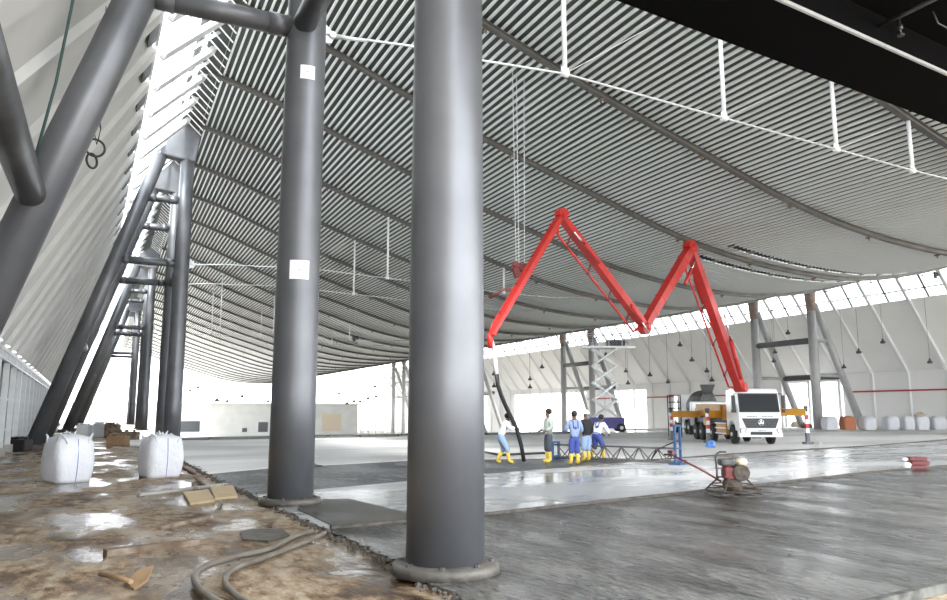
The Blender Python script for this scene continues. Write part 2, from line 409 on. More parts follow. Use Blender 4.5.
# ---- A-frames on the left -----------------------------------------------------------------
def a_frame(label, y, stickers=False, cat='column', x=ROWX, fx=-6.05, tx=-1.15):
    t = thing('column_frame', label, cat, (x, y, 0), 0, 'steel column frames along the left side')
    b = nb(); lathe(b, [(.415, .04), (.412, 2), (.40, 5), (.385, 9), (.365, 12), (.34, 15.0)], n=48); obj('upright_column', b, STEEL, t)
    top = Vector((tx, 0, 15.4)); foot = Vector((fx, 0, 0.0))
    b = nb(); cyl(b, foot + (top - foot) * .005, top, .36, .32, n=40); obj('inclined_leg', b, STEEL, t)
    def legx(z): return foot.x + (top.x - foot.x) * z / top.z
    for z in (9.25, 12.6):
        b = nb(); x0 = legx(z) + .2; cyl(b, (x0, 0, z), (-.2, 0, z), .2, n=24)
        cyl(b, (x0 + .1, 0, z), (x0 + .42, 0, z), .205, .225, n=24); cyl(b, (-.75, 0, z), (-.35, 0, z), .225, .205, n=24)
        obj('crossbar', b, STEEL, t)
    b = nb(); prism(b, [(-1.45, -.34, 14.9), (.36, -.34, 14.7), (.62, -.34, 16.2), (.1, -.34, 16.9), (-1.2, -.34, 16.2)], (0, .68, 0))
    obj('capital', b, STEEL, t, bevel=.08)
    b = nb(); lathe(b, [(.57, 0), (.56, .08), (.53, .10), (.42, .11)], n=36)
    bp = obj('base_plate', b, PLATE, t)
    for k in range(8):
        a = k * PI / 4 + .3; b = nb(); cyl(b, (.48 * math.cos(a), .48 * math.sin(a), .09), (.48 * math.cos(a), .48 * math.sin(a), .13), .03, n=6)
        obj('anchor_bolt', b, ENGB, bp)
    b = nb(); box(b, (foot.x + .1, 0, .05), (1.4, 1.0, .18)); obj('footing', b, CONCD, t)
    return t
a_frame('broad grey steel column nearest the camera, in the middle of the view', 7.5, x=3.31, fx=-7.0, tx=-2.2)
LBL = {14.2: 'grey steel column with two white square stickers and a thick inclined leg at upper left',
       41.0: 'grey A-shaped column frame behind the white bulk bags, nearer of its pair',
       47.7: 'grey A-shaped column frame just behind the frame beside the bulk bags, further of its pair',
       74.5: 'distant grey A-shaped frame seen under the crossbars, nearer of the second pair',
       81.2: 'distant grey A-shaped frame seen under the crossbars, further of the second pair',
       108.: 'faint grey A-shaped frame far down the left row, nearer of the third pair',
       114.7: 'faint grey A-shaped frame far down the left row, last of the third pair'}
af = None
for y, l in LBL.items():
    if af is None: af = a_frame(l, y, x=3.15)
    else: dup(af, (ROWX, y, 0), label=l)
# stickers on the second column
for (px, py, s) in ((303, 72, .28), (299, 270, .36)):
    b = nb(); a0 = -2.0
    z = PY(px, py, YB - .35).z; r = .392 if z > 5 else .41
    n = 6; ca = math.atan2(-YB, -3.15) + (.12 if py < 100 else .05)
    vs = [[b.verts.new((3.15 + (r + .006) * math.cos(ca + (i / n - .5) * s / r), YB + (r + .006) * math.sin(ca + (i / n - .5) * s / r), z + j * s / 2)) for i in range(n + 1)] for j in (-1, 1)]
    for i in range(n): b.faces.new((vs[0][i], vs[0][i + 1], vs[1][i + 1], vs[1][i]))
    c = Vector((3.15 + (r + .01) * math.cos(ca), YB + (r + .01) * math.sin(ca), z))
    ball(b, c, .012, mi=1, seg=8)
    o = obj('sticker', b, [PAPER, GUN])
    so = o.modifiers.new('t', 'SOLIDIFY'); so.thickness = .003
    tag(o, 'white square paper target %s on the second column' % ('near the top' if py < 100 else 'at mid height'), 'sticker')
def tie(y0, label_u, label_l, x=ROWX, lx=None, sgn=1, zu=9.25, zl=5.2):
    b = nb(); cyl(b, (x, y0 + .3, zu), (x, y0 + SP - .3, zu), .23, n=28)
    tag(obj('tie_tube', b, STEEL_D), label_u, 'tube', 'tie tubes between paired frames')
    xx_ = x - 6.05 + 4.9 * zl / 15.4 if sgn > 0 else lx
    b = nb(); cyl(b, (xx_, y0 + .2, zl), (xx_, y0 + SP - .2, zl), .23, n=28)
    tag(obj('tie_tube', b, STEEL_D), label_l, 'tube', 'tie tubes between paired frames')
tie(7.5, 'dark tie tube meeting the top of the second column', 'dark tube joining the thick inclined leg at the left picture edge')
tie(41.0, 'upper tie tube between the two A-frames beside the bulk bags', 'lower tie tube between the inclined legs behind the bulk bags')
tie(74.5, 'upper tie tube in the distant second pair of left frames', 'lower tie tube in the distant second pair of left frames')

# ---- left wall ---------------------------------------------------------------------------
KL = .4; ZK = 4.0; ZT = 13.8; ZG = 16.9; SK = .95
YE = 118.0
def wl(y, z): return nl(y) + KL * (min(z, ZT) - ZK) + .72 * max(0, z - ZT)
def yk(y, z): return y + SK * (z - ZK)
b = nb()
def strip_quad(b, y0, y1, z0, z1, off0, mi=0):
    f = b.faces.new([b.verts.new((wl(y, z) - .0 + off0, y, z)) for y, z in ((y0, z0), (y1, z0), (y1, z1), (y0, z1))]); f.material_index = mi
y = -17.; PW = 2.9
while y < YE:
    x0 = [(y, 0), (y + 1.75, 0), (y + 1.95, .16), (y + 2.7, .16), (y + 2.9, 0)]
    for (ya, oa), (yb_, ob) in zip(x0, x0[1:]):
        b.faces.new([b.verts.new(v) for v in ((wl(ya, ZK) + oa, ya, ZK), (wl(yb_, ZK) + ob, yb_, ZK), (wl(yk(yb_, ZT), ZT) + ob, yk(yb_, ZT), ZT), (wl(yk(ya, ZT), ZT) + oa, yk(ya, ZT), ZT))])
    y += PW
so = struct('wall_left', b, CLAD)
# shallow folds across each panel
b = nb()
y = -8.7
while y < YE - 1:      # dark vents at the top of each bay
    q = []
    for dy, dz in ((.25, -.75), (.9, -.8), (1.5, -.7), (1.7, -.3), (1.6, 0), (.3, 0), (.15, -.3)):
        z = ZT + dz; yy = yk(y + dy, z); q.append((wl(yy, z) + .06, yy, z))
    prism(b, q, (.05, 0, 0)); y += PW
struct('trim_4', b, GUN)
# lower wall behind studs
b = nb()
f = b.faces.new([b.verts.new((nl(yy) - .9, yy, zz)) for yy, zz in ((-5, -.03), (YE, -.03), (YE, ZK), (-5, ZK))])
f = b.faces.new([b.verts.new((nl(yy) - xo, yy, ZK)) for yy, xo in ((-5, .9), (YE, .9), (YE, -.05), (-5, -.05))])
struct('wall_left_lower', b, mat('grey_backing_panel', (.20, .205, .21), .6, var=(1., (.26, .265, .27))))
ws = None; y = 24.; i = 0
def frame_bay(y):
    t = thing('wall_frame', 'white steel stud frame bay along the foot of the leaning left wall', 'frame', (nl(y), y, 0), math.atan(.0235), 'stud frames along the left wall')
    for yy in (0,):
        bb = nb(); box(bb, (-.05, yy, 1.97), (.2, .2, 3.94)); obj('stud', bb, GALV, t)
    bb = nb(); box(bb, (0, 1.6, 3.9), (.14, 3.2, .14)); box(bb, (0, 1.6, 3.55), (.1, 3.2, .06)); obj('top_rail', bb, GALV, t)
    for k in range(8):
        bb = nb(); box(bb, (0, .2 + .4 * k, 3.72), (.1, .05, .3)); obj('rail_post', bb, GALV, t)
    bb = nb(); box(bb, (-.3, 1.6, 2.2), (.08, 3.2, .08)); box(bb, (-.3, 1.6, .9), (.08, 3.2, .08)); obj('mid_rail', bb, GALV, t)
    bb = nb(); box(bb, (-.25, 0, .15), (.8, .5, .32)); obj('plinth', bb, PALE, t)
    return t
fb = frame_bay(24.)
for i in range(1, 27): dup(fb, (nl(24 + 3.3 * i), 24 + 3.3 * i, 0))
# glazing band
b = nb(); b2 = nb()
b.faces.new([b.verts.new((wl(yy, zz), yy, zz)) for yy, zz in ((-5, ZT), (YE, ZT), (YE, ZG), (-5, ZG))])
y = -17.
while y < YE:
    p0 = Vector((wl(y, ZT), yk(y + 2.3, ZT), ZT)); p1 = Vector((wl(y, ZG), yk(y + 2.3, ZG) - .6, ZG))
    beam(b2, p0 + Vector((.12, 0, 0)), p1 + Vector((.12, 0, 0)), .42, .2, up=(1, 0, -.6)); beam(b2, p0 + Vector((.05, 1.3, 0)), p1 + Vector((.05, 1.3, 0)), .07, .12, up=(1, 0, -.6)); y += PW
for z in (ZT + .1, 15.4, ZG):
    beam(b2, (wl(-5, z) + .05, -5, z), (wl(YE, z) + .05, YE, z), .12, .12)
w = struct('window_1', b, GLASS)
o = obj('window_frame', b2, WHITE, w)
b = nb(); x = 0
b.faces.new([b.verts.new(v) for v in ((wl(-5, ZG), -5, ZG), (wl(YE, ZG), YE, ZG), (3.75, YE, 17.05), (3.75, -5, 17.05))])
struct('wall_left_fascia', b, DECK)
b = nb(); y = 2.
while y < YE:
    beam(b, (2.75, y - .35, 16.75), (3.6, y, 16.1), .035, .05); y += .8
struct('trim_5', b, WHITE)

# ---- right wall --------------------------------------------------------------------------
XR = 71.; ZKR = 5.7; XGB = 66.2; ZGB = 12.0; XGT = 64.7; ZGT = 14.2
def wr(z): return XR + (XGB - XR) * (z - ZKR) / (ZGB - ZKR)
YR0, YR1 = 10., 200.
b = nb(); b.faces.new([b.verts.new(v) for v in ((XR, YR0, ZKR), (XR, YR1, ZKR), (XGB, YR1, ZGB), (XGB, YR0, ZGB))])
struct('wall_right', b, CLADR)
OPEN = [(55.6, 63.2), (88.5, 96), (104, 128), (140, 165)]
b = nb(); ys = YR0
for a, c in OPEN + [(YR1, YR1)]:
    b.faces.new([b.verts.new(v) for v in ((XR, ys, -3.4), (XR, a, -3.4), (XR, a, ZKR), (XR, ys, ZKR))]); ys = c
for a, c in OPEN: b.faces.new([b.verts.new(v) for v in ((XR, a, 4.9), (XR, c, 4.9), (XR, c, ZKR), (XR, a, ZKR))])
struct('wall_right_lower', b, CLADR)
b = nb(); y = 44.2 - 3.9 * 8
while y < YR1:
    beam(b, (XR - .15, y, ZKR - .1), (XGT - .15, y, ZGT), .32, .3, up=(1, 0, .5)); beam(b, (XR - .12, y, -.1 if y < 60 else -3.4), (XR - .12, y, ZKR), .34, .24, up=(1, 0, 0)); y += 3.9
beam(b, (XR - .1, YR0, ZKR), (XR - .1, YR1, ZKR), .14, .14)
struct('trim_6', b, WHITE)
b = nb()
for y0_, y1_ in ((YR0, 55), (64, 88), (97, 103)): box(b, (XR - .3, (y0_ + y1_) / 2, 3.75), (.08, y1_ - y0_, .16))
tag(obj('red_pipe', b, REDLINE), 'thin red pipe running along the lower right wall', 'pipe')
b = nb(); b2 = nb(); b.faces.new([b.verts.new(v) for v in ((XGB, YR0, ZGB), (XGB, YR1, ZGB), (XGT, YR1, ZGT), (XGT, YR0, ZGT))])
y = 44.2 - 3.9 * 8
while y < YR1:
    beam(b2, (XGB - .05, y + 1.95, ZGB), (XGT - .05, y + 1.95, ZGT), .17, .14)
    beam(b2, (XGB - .9, y + .1, ZGB + 1.0), (XGB - .9, y + 3.8, ZGB + 1.0), .1, .1) if 0 else None
    y += 3.9
for t_ in (.35, 1.): beam(b2, (XGB + (XGT - XGB) * t_ - .05, YR0, ZGB + (ZGT - ZGB) * t_), (XGB + (XGT - XGB) * t_ - .05, YR1, ZGB + (ZGT - ZGB) * t_), .16, .12)
w = struct('window_2', b, GLASS); obj('window_frame', b2, STEEL_D, w)
b = nb(); b.faces.new([b.verts.new(v) for v in ((XGT, YR0, ZGT), (XGT, YR1, ZGT), (64.5, YR1, 15.9), (64.5, YR0, 15.9))])
struct('wall_right_fascia', b, STEEL_D)

# right A-frames
CAPR = mat('rusty_capital', (.22, .16, .14), .6, var=(2, (.32, .25, .22)))
STEEL_R = mat('pale_frame_steel', (.42, .425, .43), .5, .2, var=(1.3, (.48, .485, .49)))  # paler copy of the column steel for the right-hand frames
def a_frame_r(label, y, x=62., gz=0):
    t = thing('column_frame', label, 'column', (x, y, gz), 0, 'steel column frames along the right wall')
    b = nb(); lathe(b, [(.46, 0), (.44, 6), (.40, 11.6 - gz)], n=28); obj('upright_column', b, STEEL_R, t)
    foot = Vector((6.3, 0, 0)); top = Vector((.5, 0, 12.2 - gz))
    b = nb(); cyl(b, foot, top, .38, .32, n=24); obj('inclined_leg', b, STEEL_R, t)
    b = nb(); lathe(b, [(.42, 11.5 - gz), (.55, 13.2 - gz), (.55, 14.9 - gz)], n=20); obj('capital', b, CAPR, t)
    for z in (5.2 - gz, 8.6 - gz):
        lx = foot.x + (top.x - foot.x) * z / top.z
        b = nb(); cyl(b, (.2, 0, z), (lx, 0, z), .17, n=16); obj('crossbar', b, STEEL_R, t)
    return t
RA = [(51.5, 'grey A-frame column right of the white truck, nearer of its pair', 0),
      (58.8, 'grey A-frame column directly behind the white truck cab', 0),
      (89.2, 'grey A-frame column hidden behind the raised scissor lift', -3.4),
      (96.6, 'grey A-frame column with rusty cap just left of the scissor lift', -3.4),
      (127., 'faint distant A-frame by the right wall, behind the hanging concrete hose', -3.4),
      (134.5, 'faint distant A-frame by the right wall, left of the hanging concrete hose', -3.4),
      (165., 'faint far A-frame visible between the two big columns, right one', -3.4),
      (172., 'faint far A-frame visible between the two big columns, left one', -3.4)]
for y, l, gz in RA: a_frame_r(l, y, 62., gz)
for y0, y1, where in ((51.5, 58.8, 'the pair of frames behind the truck'), (89.2, 96.6, 'the pair of frames at the scissor lift'), (127, 134.5, 'the faint pair behind the concrete hose')):
    for x_, z_, ul in ((62., 8.6, 'upper'), (62 + 6.3 - 5.8 * 5.2 / 12.2, 5.2, 'lower')):
        b = nb(); cyl(b, (x_, y0, z_), (x_, y1, z_), .3, n=18)
        tag(obj('tie_tube', b, STEEL), '%s horizontal tube linking %s' % (ul, where), 'tube', 'tie tubes on the right side')
b = nb(); beam(b, (62, 12, 14.9), (62, 200, 14.9), .4, .5); struct('trim_7', b, BEAM)

# ---- overhead deck near the camera, its shade put into a black colour ----------------------------------------------------
t = thing('overhead_deck', 'steel deck overhead in the upper right corner, its shade coloured black', 'deck', (0, 0, 0))
zd = 6.8
a0 = G(615, 0, zd); a1 = G(947, 125, zd); b0 = G(775, 0, zd); b1 = G(947, 76, zd)
dr = (a1 - a0).normalized(); dl = (b1 - b0).normalized()
Aa = a0 - dr * ((a0.x - 3.5) / dr.x); Ab = a1 + dr * 12
Ba = b0 - dl * ((b0.x - 3.5) / dl.x); Bb = b1 + dl * 12
b = nb(); prism(b, [Aa, Ab, Bb, Ba], (0, 0, 1.0)); obj('edge_girder', b, DECK_SHADE, t)
b = nb(); beam(b, Ba + Vector((0, -.02, .02)), Bb + Vector((0, -.02, .02)), .035, .05); obj('flange_edge', b, GALV, t, 'bright steel flange edge')
b = nb(); prism(b, [Ba + Vector((0, 0, .5)), Bb + Vector((0, 0, .5)), Bb + Vector((2, -4.4, .5)), Ba + Vector((0, -3.2, .5))], (0, 0, .4)); obj('deck_plate', b, DECK_SHADE, t)
p0 = G(873, 29, zd + .3); p1 = G(940, -4, zd + .3)
b = nb(); cyl(b, p0, p1 + (p1 - p0) * .6, .035, n=12); obj('pipe_stay', b, STEEL_D, t)
b = nb(); c = G(901, 36, zd + .2); cyl(b, c, c + Vector((0, 0, .35)), .012, n=8); lathe(b, [(.05, 0), (.05, .02)], c, 12); lathe(b, [(.03, .1), (.04, .14), (.02, .18)], c, 12); obj('sprinkler_drop', b, STEEL_D, t)
c = G(938, 22, zd + .3); b = nb()
path(b, [c + Vector((-.1, 0, .15)), c + Vector((0, 0, -.02)), c + Vector((.25, 0, -.05)), c + Vector((.5, 0, .12))], .012, 6); obj('loose_cable', b, STEEL_D, t)

# ---- hall end: pale block building far beyond ------------------------------------------------
t = thing('block_building', 'long low pale block building beyond the open end of the hall', 'building', (0, 0, 0))
YBD = 176.
pl = PY(174, 404, YBD); pr = PY(358, 404, YBD); zt = pl.z
b = nb(); box(b, ((pl.x - 30 + pr.x) / 2, YBD + 8, (zt - 3.5) / 2), (pr.x - pl.x + 30, 16, zt + 3.5)); obj('wall', b, BLDG, t)
b = nb(); box(b, ((pl.x - 30 + pr.x) / 2, YBD + 8, zt + .12), (pr.x - pl.x + 30.6, 16.6, .3)); obj('roof_slab', b, BLDG, t)
def opening(name, x0, y0, x1, y1, m, lb=None):
    A = PY(x0, y1, YBD); B_ = PY(x1, y0, YBD)
    b = nb(); box(b, ((A.x + B_.x) / 2, YBD - .03, (max(A.z, -3.5) + B_.z) / 2), (B_.x - A.x, .1, B_.z - max(A.z, -3.5))); obj(name, b, m, t, lb)
opening('window', 178, 421, 200, 432, PANE_D, 'wide dark shop window'); opening('door', 258, 422, 268, 432, PANE_D)
opening('garage_door', 322, 414, 341, 431, SAND, 'beige roller door'); opening('window', 242, 428, 247, 432, PANE_D)
b = nb(); b.faces.new([b.verts.new(v) for v in ((pr.x + .2, YBD, zt - 8), (pr.x + .2, YBD, zt), (pr.x + 9, YBD, -3.4), (pr.x + 8, YBD, -3.4))])
b.free()
# white mesh frame standing right of the building
t = thing('fence_frame', 'white lattice frame screen standing right of the low pale building', 'frame', (0, 0, 0))
A = PY(361, 405, 160); B_ = PY(383, 430, 160)
b = nb()
for k in range(4):
    x = A.x + (B_.x - A.x) * k / 3; beam(b, (x, 160, -3.5), (x, 160, A.z), .25, .25, up=(0, 1, 0))
obj('post', b, GALV, t)
for k in range(3): b = nb(); z = -2.5 + (A.z + 2.5) * k / 2; beam(b, (A.x, 160, z), (B_.x, 160, z), .2, .2); obj('rail', b, GALV, t)

# ---- hanging cords with weights ---------------------------------------------------------------
def pendant_parts(L):
    b = nb(); cyl(b, (0, 0, .3), (0, 0, L), .012, n=5); return b
bodyb = nb(); lathe(bodyb, [(.03, .34), (.07, .3), (.07, .2), (.2, .08), (.2, .0), (.12, -.04)], n=10)
bodym = None
def pendant(px, py, y, label, group, sc=1.):
    global bodym
    p = PY(px, py, y); L = zr(p.x) - p.z + .1
    t = thing('pendant_weight', label, 'weight', p, 0, group)  # dark weight hanging on a cord, no light source
    if bodym is None:
        o = obj('weight_body', bodyb, ENGB, t); bodym = o.data
    else:
        o = bpy.data.objects.new('weight_body', bodym); C.objects.link(o); o.parent = t
    o.scale = (sc, sc, sc)
    b = nb(); cyl(b, (0, 0, .3 * sc), (0, 0, L), .013, n=5); obj('cord', b, ENGB, t)
PR = [(859, 353, 40, 'dark pendant weight hanging before the right wall, left of the pink one'),
      (883, 343, 40, 'reddish dark pendant weight hanging highest before the right wall ribs'),
      (930, 363, 38, 'dark pendant weight hanging low near the right picture edge'),
      (844, 368, 48, 'small pendant weight hanging lowest right of the leaning frames'),
      (775, 353, 50, 'upper of two pendant weights hanging together above the truck cab'),
      (774, 362, 50.5, 'lower of two pendant weights hanging together above the truck cab'),
      (788, 334, 46, 'pendant weight hanging at the tube of the right frames'),
      (707, 372, 48, 'pendant weight hanging just left of the red boom base'),
      (712, 381, 50, 'pendant weight hanging directly above the mixer drum'),
      (692, 361, 50, 'pendant weight on the wall background left of the mixer drum, right one'),
      (680, 346, 50, 'pendant weight hanging high under the glazing left of the boom'),
      (650, 376, 55, 'pendant weight hanging left of the truck outriggers'),
      (668, 383, 58, 'small pendant weight above the left outrigger end'),
      (626, 372, 60, 'pendant weight right of the scissor lift, upper'),
      (628, 384, 62, 'pendant weight right of the scissor lift, lower'),
      (606, 356, 60, 'pendant weight hanging in front of the scissor lift top'),
      (542, 368, 62, 'pendant weight hanging between concrete hose and scissor lift'),
      (530, 380, 66, 'upper pendant weight over the man at the hose'), (530, 388, 66.5, 'lower pendant weight over the man at the hose'),
      (494, 375, 62, 'upper pendant weight left of the concrete hose'), (494, 387, 62.5, 'lower pendant weight left of the concrete hose')]
for px, py, y, l in PR: pendant(px, py, y, l, 'pendant weights before the right wall', 1.1)
for px, py in ((179, 398), (198, 388), (190, 391), (227, 402), (242, 397), (268, 402), (339, 394), (354, 402), (360, 402), (347, 404), (375, 387), (376, 397), (368, 399), (217, 401)):
    pendant(px, py, random.uniform(110, 150), 'tiny dark pendant weight against the bright open end of the hall', 'far pendant weights', 1.7)
# tall ropes with hoist hooks
def hoist(pxs, top, bot, y, label, red=True):
    pb = PY(bot[0], bot[1], y)
    t = thing('hoist_block', label, 'hoist', pb, 0, 'rope hoists hanging from the roof')
    b = nb()
    for i, dx in enumerate(pxs):
        q = Vector((dx * 1.6, .06 * i, zr(pb.x + dx * 1.6) - pb.z + .04)); cyl(b, (dx, 0, .2), q, .014, n=5)
    obj('rope', b, GALV, t)
    b = nb(); box(b, (0, 0, .1), (.5, .16, .18), ry(.3)); box(b, (-.1, 0, -.12), (.22, .14, .36), ry(-.3)); cyl(b, (.15, -.1, .05), (.15, .1, .05), .16, n=14)
    obj('pulley_block', b, REDD if red else GUN, t)
    b = nb(); path(b, [(0, 0, -.25), (.02, 0, -.4), (.12, 0, -.48), (.2, 0, -.4), (.18, 0, -.32)], .03, 8); obj('hook', b, REDD if red else GUN, t)
hoist((-.12, 0, .22), 0, (519, 269), 22.5, 'reddish rope hoist hanging beside the lowest red boom arm')
hoist((-.1, .15), 0, (776, 290), 42, 'dark rope hoist hanging below the double skylight slits', False)
hoist((0,), 0, (637, 262), 34, 'single rope hoist ending between the two red boom elbows', False)
hoist((0,), 0, (936, 275), 36, 'single rope hoist hanging at the right picture edge', False)
hoist((0,), 0, (355, 338), 61.1, 'small rope hoist hanging far away between the two big columns', False)
# near-left: chain with rings, and dark rope
t = thing('ring_chain', 'wire loops holding two steel rings beside the big inclined leg', 'rings', PY(96, 152, 15.6))
L = 2.2
b = nb(); path(b, [(0, 0, .15), (-.07, 0, .45), (-.02, 0, .72), (.05, 0, .45), (0, 0, .15)], .008, 6); path(b, [(.02, 0, .2), (.05, .02, .5), (0, 0, .8), (0, 0, 1.3), (-.02, 0, 3.)], .008, 6); obj('wire_loop', b, GUN, t)
for c, r, ti in (((-.02, 0, .08), .17, .2), ((-.06, .02, -.18), .14, .9)):
    b = nb(); path(b, [Vector(c) + Vector((r * math.cos(a) * math.cos(ti), r * math.cos(a) * math.sin(ti), r * math.sin(a))) for a in [2 * PI * k / 24 for k in range(24)]], .022, 8, closed=True); obj('ring', b, GUN, t)
p0 = PY(34, 162, 12.5); p1 = PY(73, 0, 12.5)
b = nb(); path(b, [p0, (p0 + p1) / 2 + Vector((.03, 0, -.05)), p1, p1 + (p1 - p0) * .8], .022, 8); tag(obj('rope', b, mat('green_rope', (.02, .05, .045), .7)), 'thin dark green rope hanging at the upper left corner', 'rope')

# ------------------------------------------------------------------ concrete pump truck
TR = Vector(G(753, 444)) ; TR.z = 0; SX, SZ = .86, .94
HR = PI - YAW + 0.0
truck = thing('concrete_pump_truck', 'white truck with black grille carrying the long red pumping boom', 'truck', TR, HR); truck.scale = (SX, SX, SZ)
# local axes: +y forwards (to camera), +x = towards image left.  origin under front axle
def T(name, bm_, m_, lb=None, par=None, bevel=0): return obj(name, bm_, m_, par or truck, lb, bevel)
W = 1.28
def side(pts, x0, x1): return [(x0, y, z) for y, z in pts], (x1 - x0, 0, 0)
cabp = [(1.38, .75), (1.42, 1.15), (1.40, 1.62), (1.36, 1.7), (1.12, 2.78), (.95, 3.0), (.2, 3.06), (-.75, 3.0), (-.8, 2.8), (-.8, 1.0), (-.68, .75), (-.62, .95), (-.4, 1.18), (0, 1.27), (.4, 1.18), (.62, .95), (.68, .75)]
b = nb(); pts, ex = side(cabp, -W + .02, W - .02); prism(b, pts, ex); cab = T('cab', b, TRWH, bevel=.05)
b = nb(); prism(b, [(-W + .14, 1.375, 1.80), (W - .14, 1.375, 1.80), (W - .2, 1.16, 2.68), (-W + .2, 1.16, 2.68)], (0, .025, .005)); T('windscreen', b, PANE_D, par=cab)
b = nb(); prism(b, [(-W + .08, 1.355, 1.74), (W - .08, 1.355, 1.74), (W - .1, 1.12, 2.76), (-W + .1, 1.12, 2.76)], (0, .02, .005)); T('windscreen_surround', b, GUN, par=cab)
b = nb()
for x0 in (-.9, .05): beam(b, (x0, 1.4, 1.76), (x0 + .55, 1.32, 2.06), .03, .02)
T('wiper', b, RUBBER, par=cab)
for s in (-1, 1):
    b = nb(); prism(b, [(s * (W - .01), 1.02, 1.75), (s * (W - .01), .82, 2.66), (s * (W - .01), .1, 2.66), (s * (W - .01), .1, 1.75)], (s * .015, 0, 0)); T('side_window', b, PANE_D, par=cab)
    b = nb(); beam(b, (s * W, 1.1, 2.75), (s * (W + .2), 1.2, 2.7), .04, .04); box(b, (s * (W + .2), 1.2, 2.3), (.2, .1, .72)); box(b, (s * (W + .2), 1.2, 1.82), (.2, .1, .2)); T('mirror', b, GUN, par=cab, bevel=.02)
b = nb(); prism(b, [(-1.1, 1.40, 1.42), (1.1, 1.40, 1.42), (.86, 1.43, .9), (-.86, 1.43, .9)], (0, .03, 0)); gr = T('grille', b, GUN, par=cab)
b = nb()
for k in range(4): box(b, (0, 1.475, 1.02 + .1 * k), (1.75 + .09 * k, .02, .03))
T('grille_bar', b, ENGB, par=gr)
b = nb(); ring = [Vector((.15 * math.cos(a), 1.5, 1.2 + .15 * math.sin(a))) for a in [2 * PI * k / 24 for k in range(24)]]
path(b, ring, .014, 6, closed=True)
for a in (90, 210, 330): a = math.radians(a); prism(b, [(.035 * math.cos(a + PI / 2), 1.49, 1.2 + .035 * math.sin(a + PI / 2)), (.15 * math.cos(a), 1.49, 1.2 + .15 * math.sin(a)), (.035 * math.cos(a - PI / 2), 1.49, 1.2 + .035 * math.sin(a - PI / 2))], (0, .02, 0))
T('star_emblem', b, CHROME, par=gr)
b = nb(); x = -.78
for wd in (.05, .09, .06, .08, .05, .1, .06, .07): box(b, (x + wd / 2, 1.412, 1.53), (wd, .01, .055)); x += wd + .02
x = .2
for wd in (.07, .05, .09, .06, .08, .05, .07): box(b, (x + wd / 2, 1.412, 1.53), (wd, .01, .055)); x += wd + .02
T('front_lettering', b, GUN, par=cab)
b = nb(); prism(b, [(-W, 1.42, .42), (W, 1.42, .42), (W, 1.42, .78), (1.0, 1.5, .9), (-1.0, 1.5, .9), (-W, 1.42, .78)], (0, -.35, 0)); bump = T('bumper', b, TRWH, bevel=.03)
b = nb(); box(b, (0, 1.47, .62), (1.25, .08, .16)); T('air_intake', b, GUN, par=bump)
b = nb(); box(b, (0, 1.53, .76), (.5, .02, .12)); T('number_plate', b, PAPER, par=bump)
b = nb()
x = -.2
for wd in (.05, .05, .05, .05, .07, .07): box(b, (x, 1.545, .76), (wd * .6, .006, .07)); x += .075
T('plate_lettering', b, GUN, par=bump)
for s in (-1, 1):
    b = nb(); prism(b, [(s * 1.02, 1.47, .6), (s * 1.22, 1.44, .62), (s * 1.22, 1.42, .86), (s * .92, 1.5, .84)], (0, .03, 0)); T('headlight', b, LAMP, par=bump, bevel=.01)
    b = nb(); prism(b, [(s * .98, 1.5, .62), (s * 1.24, 1.47, .64), (s * 1.24, 1.45, .88), (s * .88, 1.53, .86)], (0, -.02, 0)); T('headlight_rim', b, GUN, par=bump)
    b = nb(); box(b, (s * 1.2, -.05, .55), (.1, .5, .08)); box(b, (s * 1.2, -.05, .3), (.1, .45, .05)); T('step', b, GUN)
def wheel(x, y, par, s):
    b = nb(); lathe(b, [(.30, -.16), (.46, -.17), (.53, -.13), (.54, 0), (.53, .13), (.46, .17), (.30, .16)], (x, y, .54), 28, axis=(s, 0, 0)); w_ = obj('wheel', b, RUBBER, par)
    b = nb(); lathe(b, [(.31, .05), (.30, .14), (.2, .08), (.12, .12), (.11, .22), (.02, .23)], (x, y, .54), 20, axis=(s, 0, 0))
    for k in range(10):
        a = k * PI / 5; cyl(b, (x + s * .08, y + .17 * math.cos(a), .54 + .17 * math.sin(a)), (x + s * .13, y + .17 * math.cos(a), .54 + .17 * math.sin(a)), .018, n=6)
    obj('hub', b, GALV, w_)
for s in (-1, 1):
    for yy in (0, -4.0, -6.3, -7.65):
        wheel(s * 1.08, yy, truck, s)
b = nb(); box(b, (0, -4.2, .95), (.9, 9.6, .3)); box(b, (0, -5, 1.25), (1.9, 8.0, .3)); T('chassis', b, GUN)
b = nb(); box(b, (1.05, -2.0, .8), (.4, 1.9, .65)); T('tank', b, YEL, bevel=.03); b = nb(); box(b, (1.05, -5.2, 1.2), (.5, .5, .5)); T('tool_box', b, YEL, bevel=.03)
b = nb()
for z in (.55, .85, 1.12): box(b, (1.28, -2.0, z), (.06, 2.0, .07))
T('side_guard', b, WHITE)
b = nb(); box(b, (0, -1.6, 1.75), (2.3, .9, .9)); box(b, (1.0, -4.8, 1.78), (.45, 5.6, .5)); box(b, (-1.0, -4.8, 1.78), (.45, 5.6, .5)); T('body_frame', b, YEL, bevel=.03)
b = nb(); cyl(b, (0, -2.0, 1.5), (0, -2.0, 2.75), .55, .5, n=28); cyl(b, (0, -2.0, 2.6), (0, -2.0, 2.95), .62, n=28); T('turret', b, REDD)
b = nb(); box(b, (.35, -8.8, 1.3), (1.5, 1.2, .9)); box(b, (0, -8.2, .9), (1.2, .6, .8)); T('hopper', b, STEEL_D, bevel=.05)
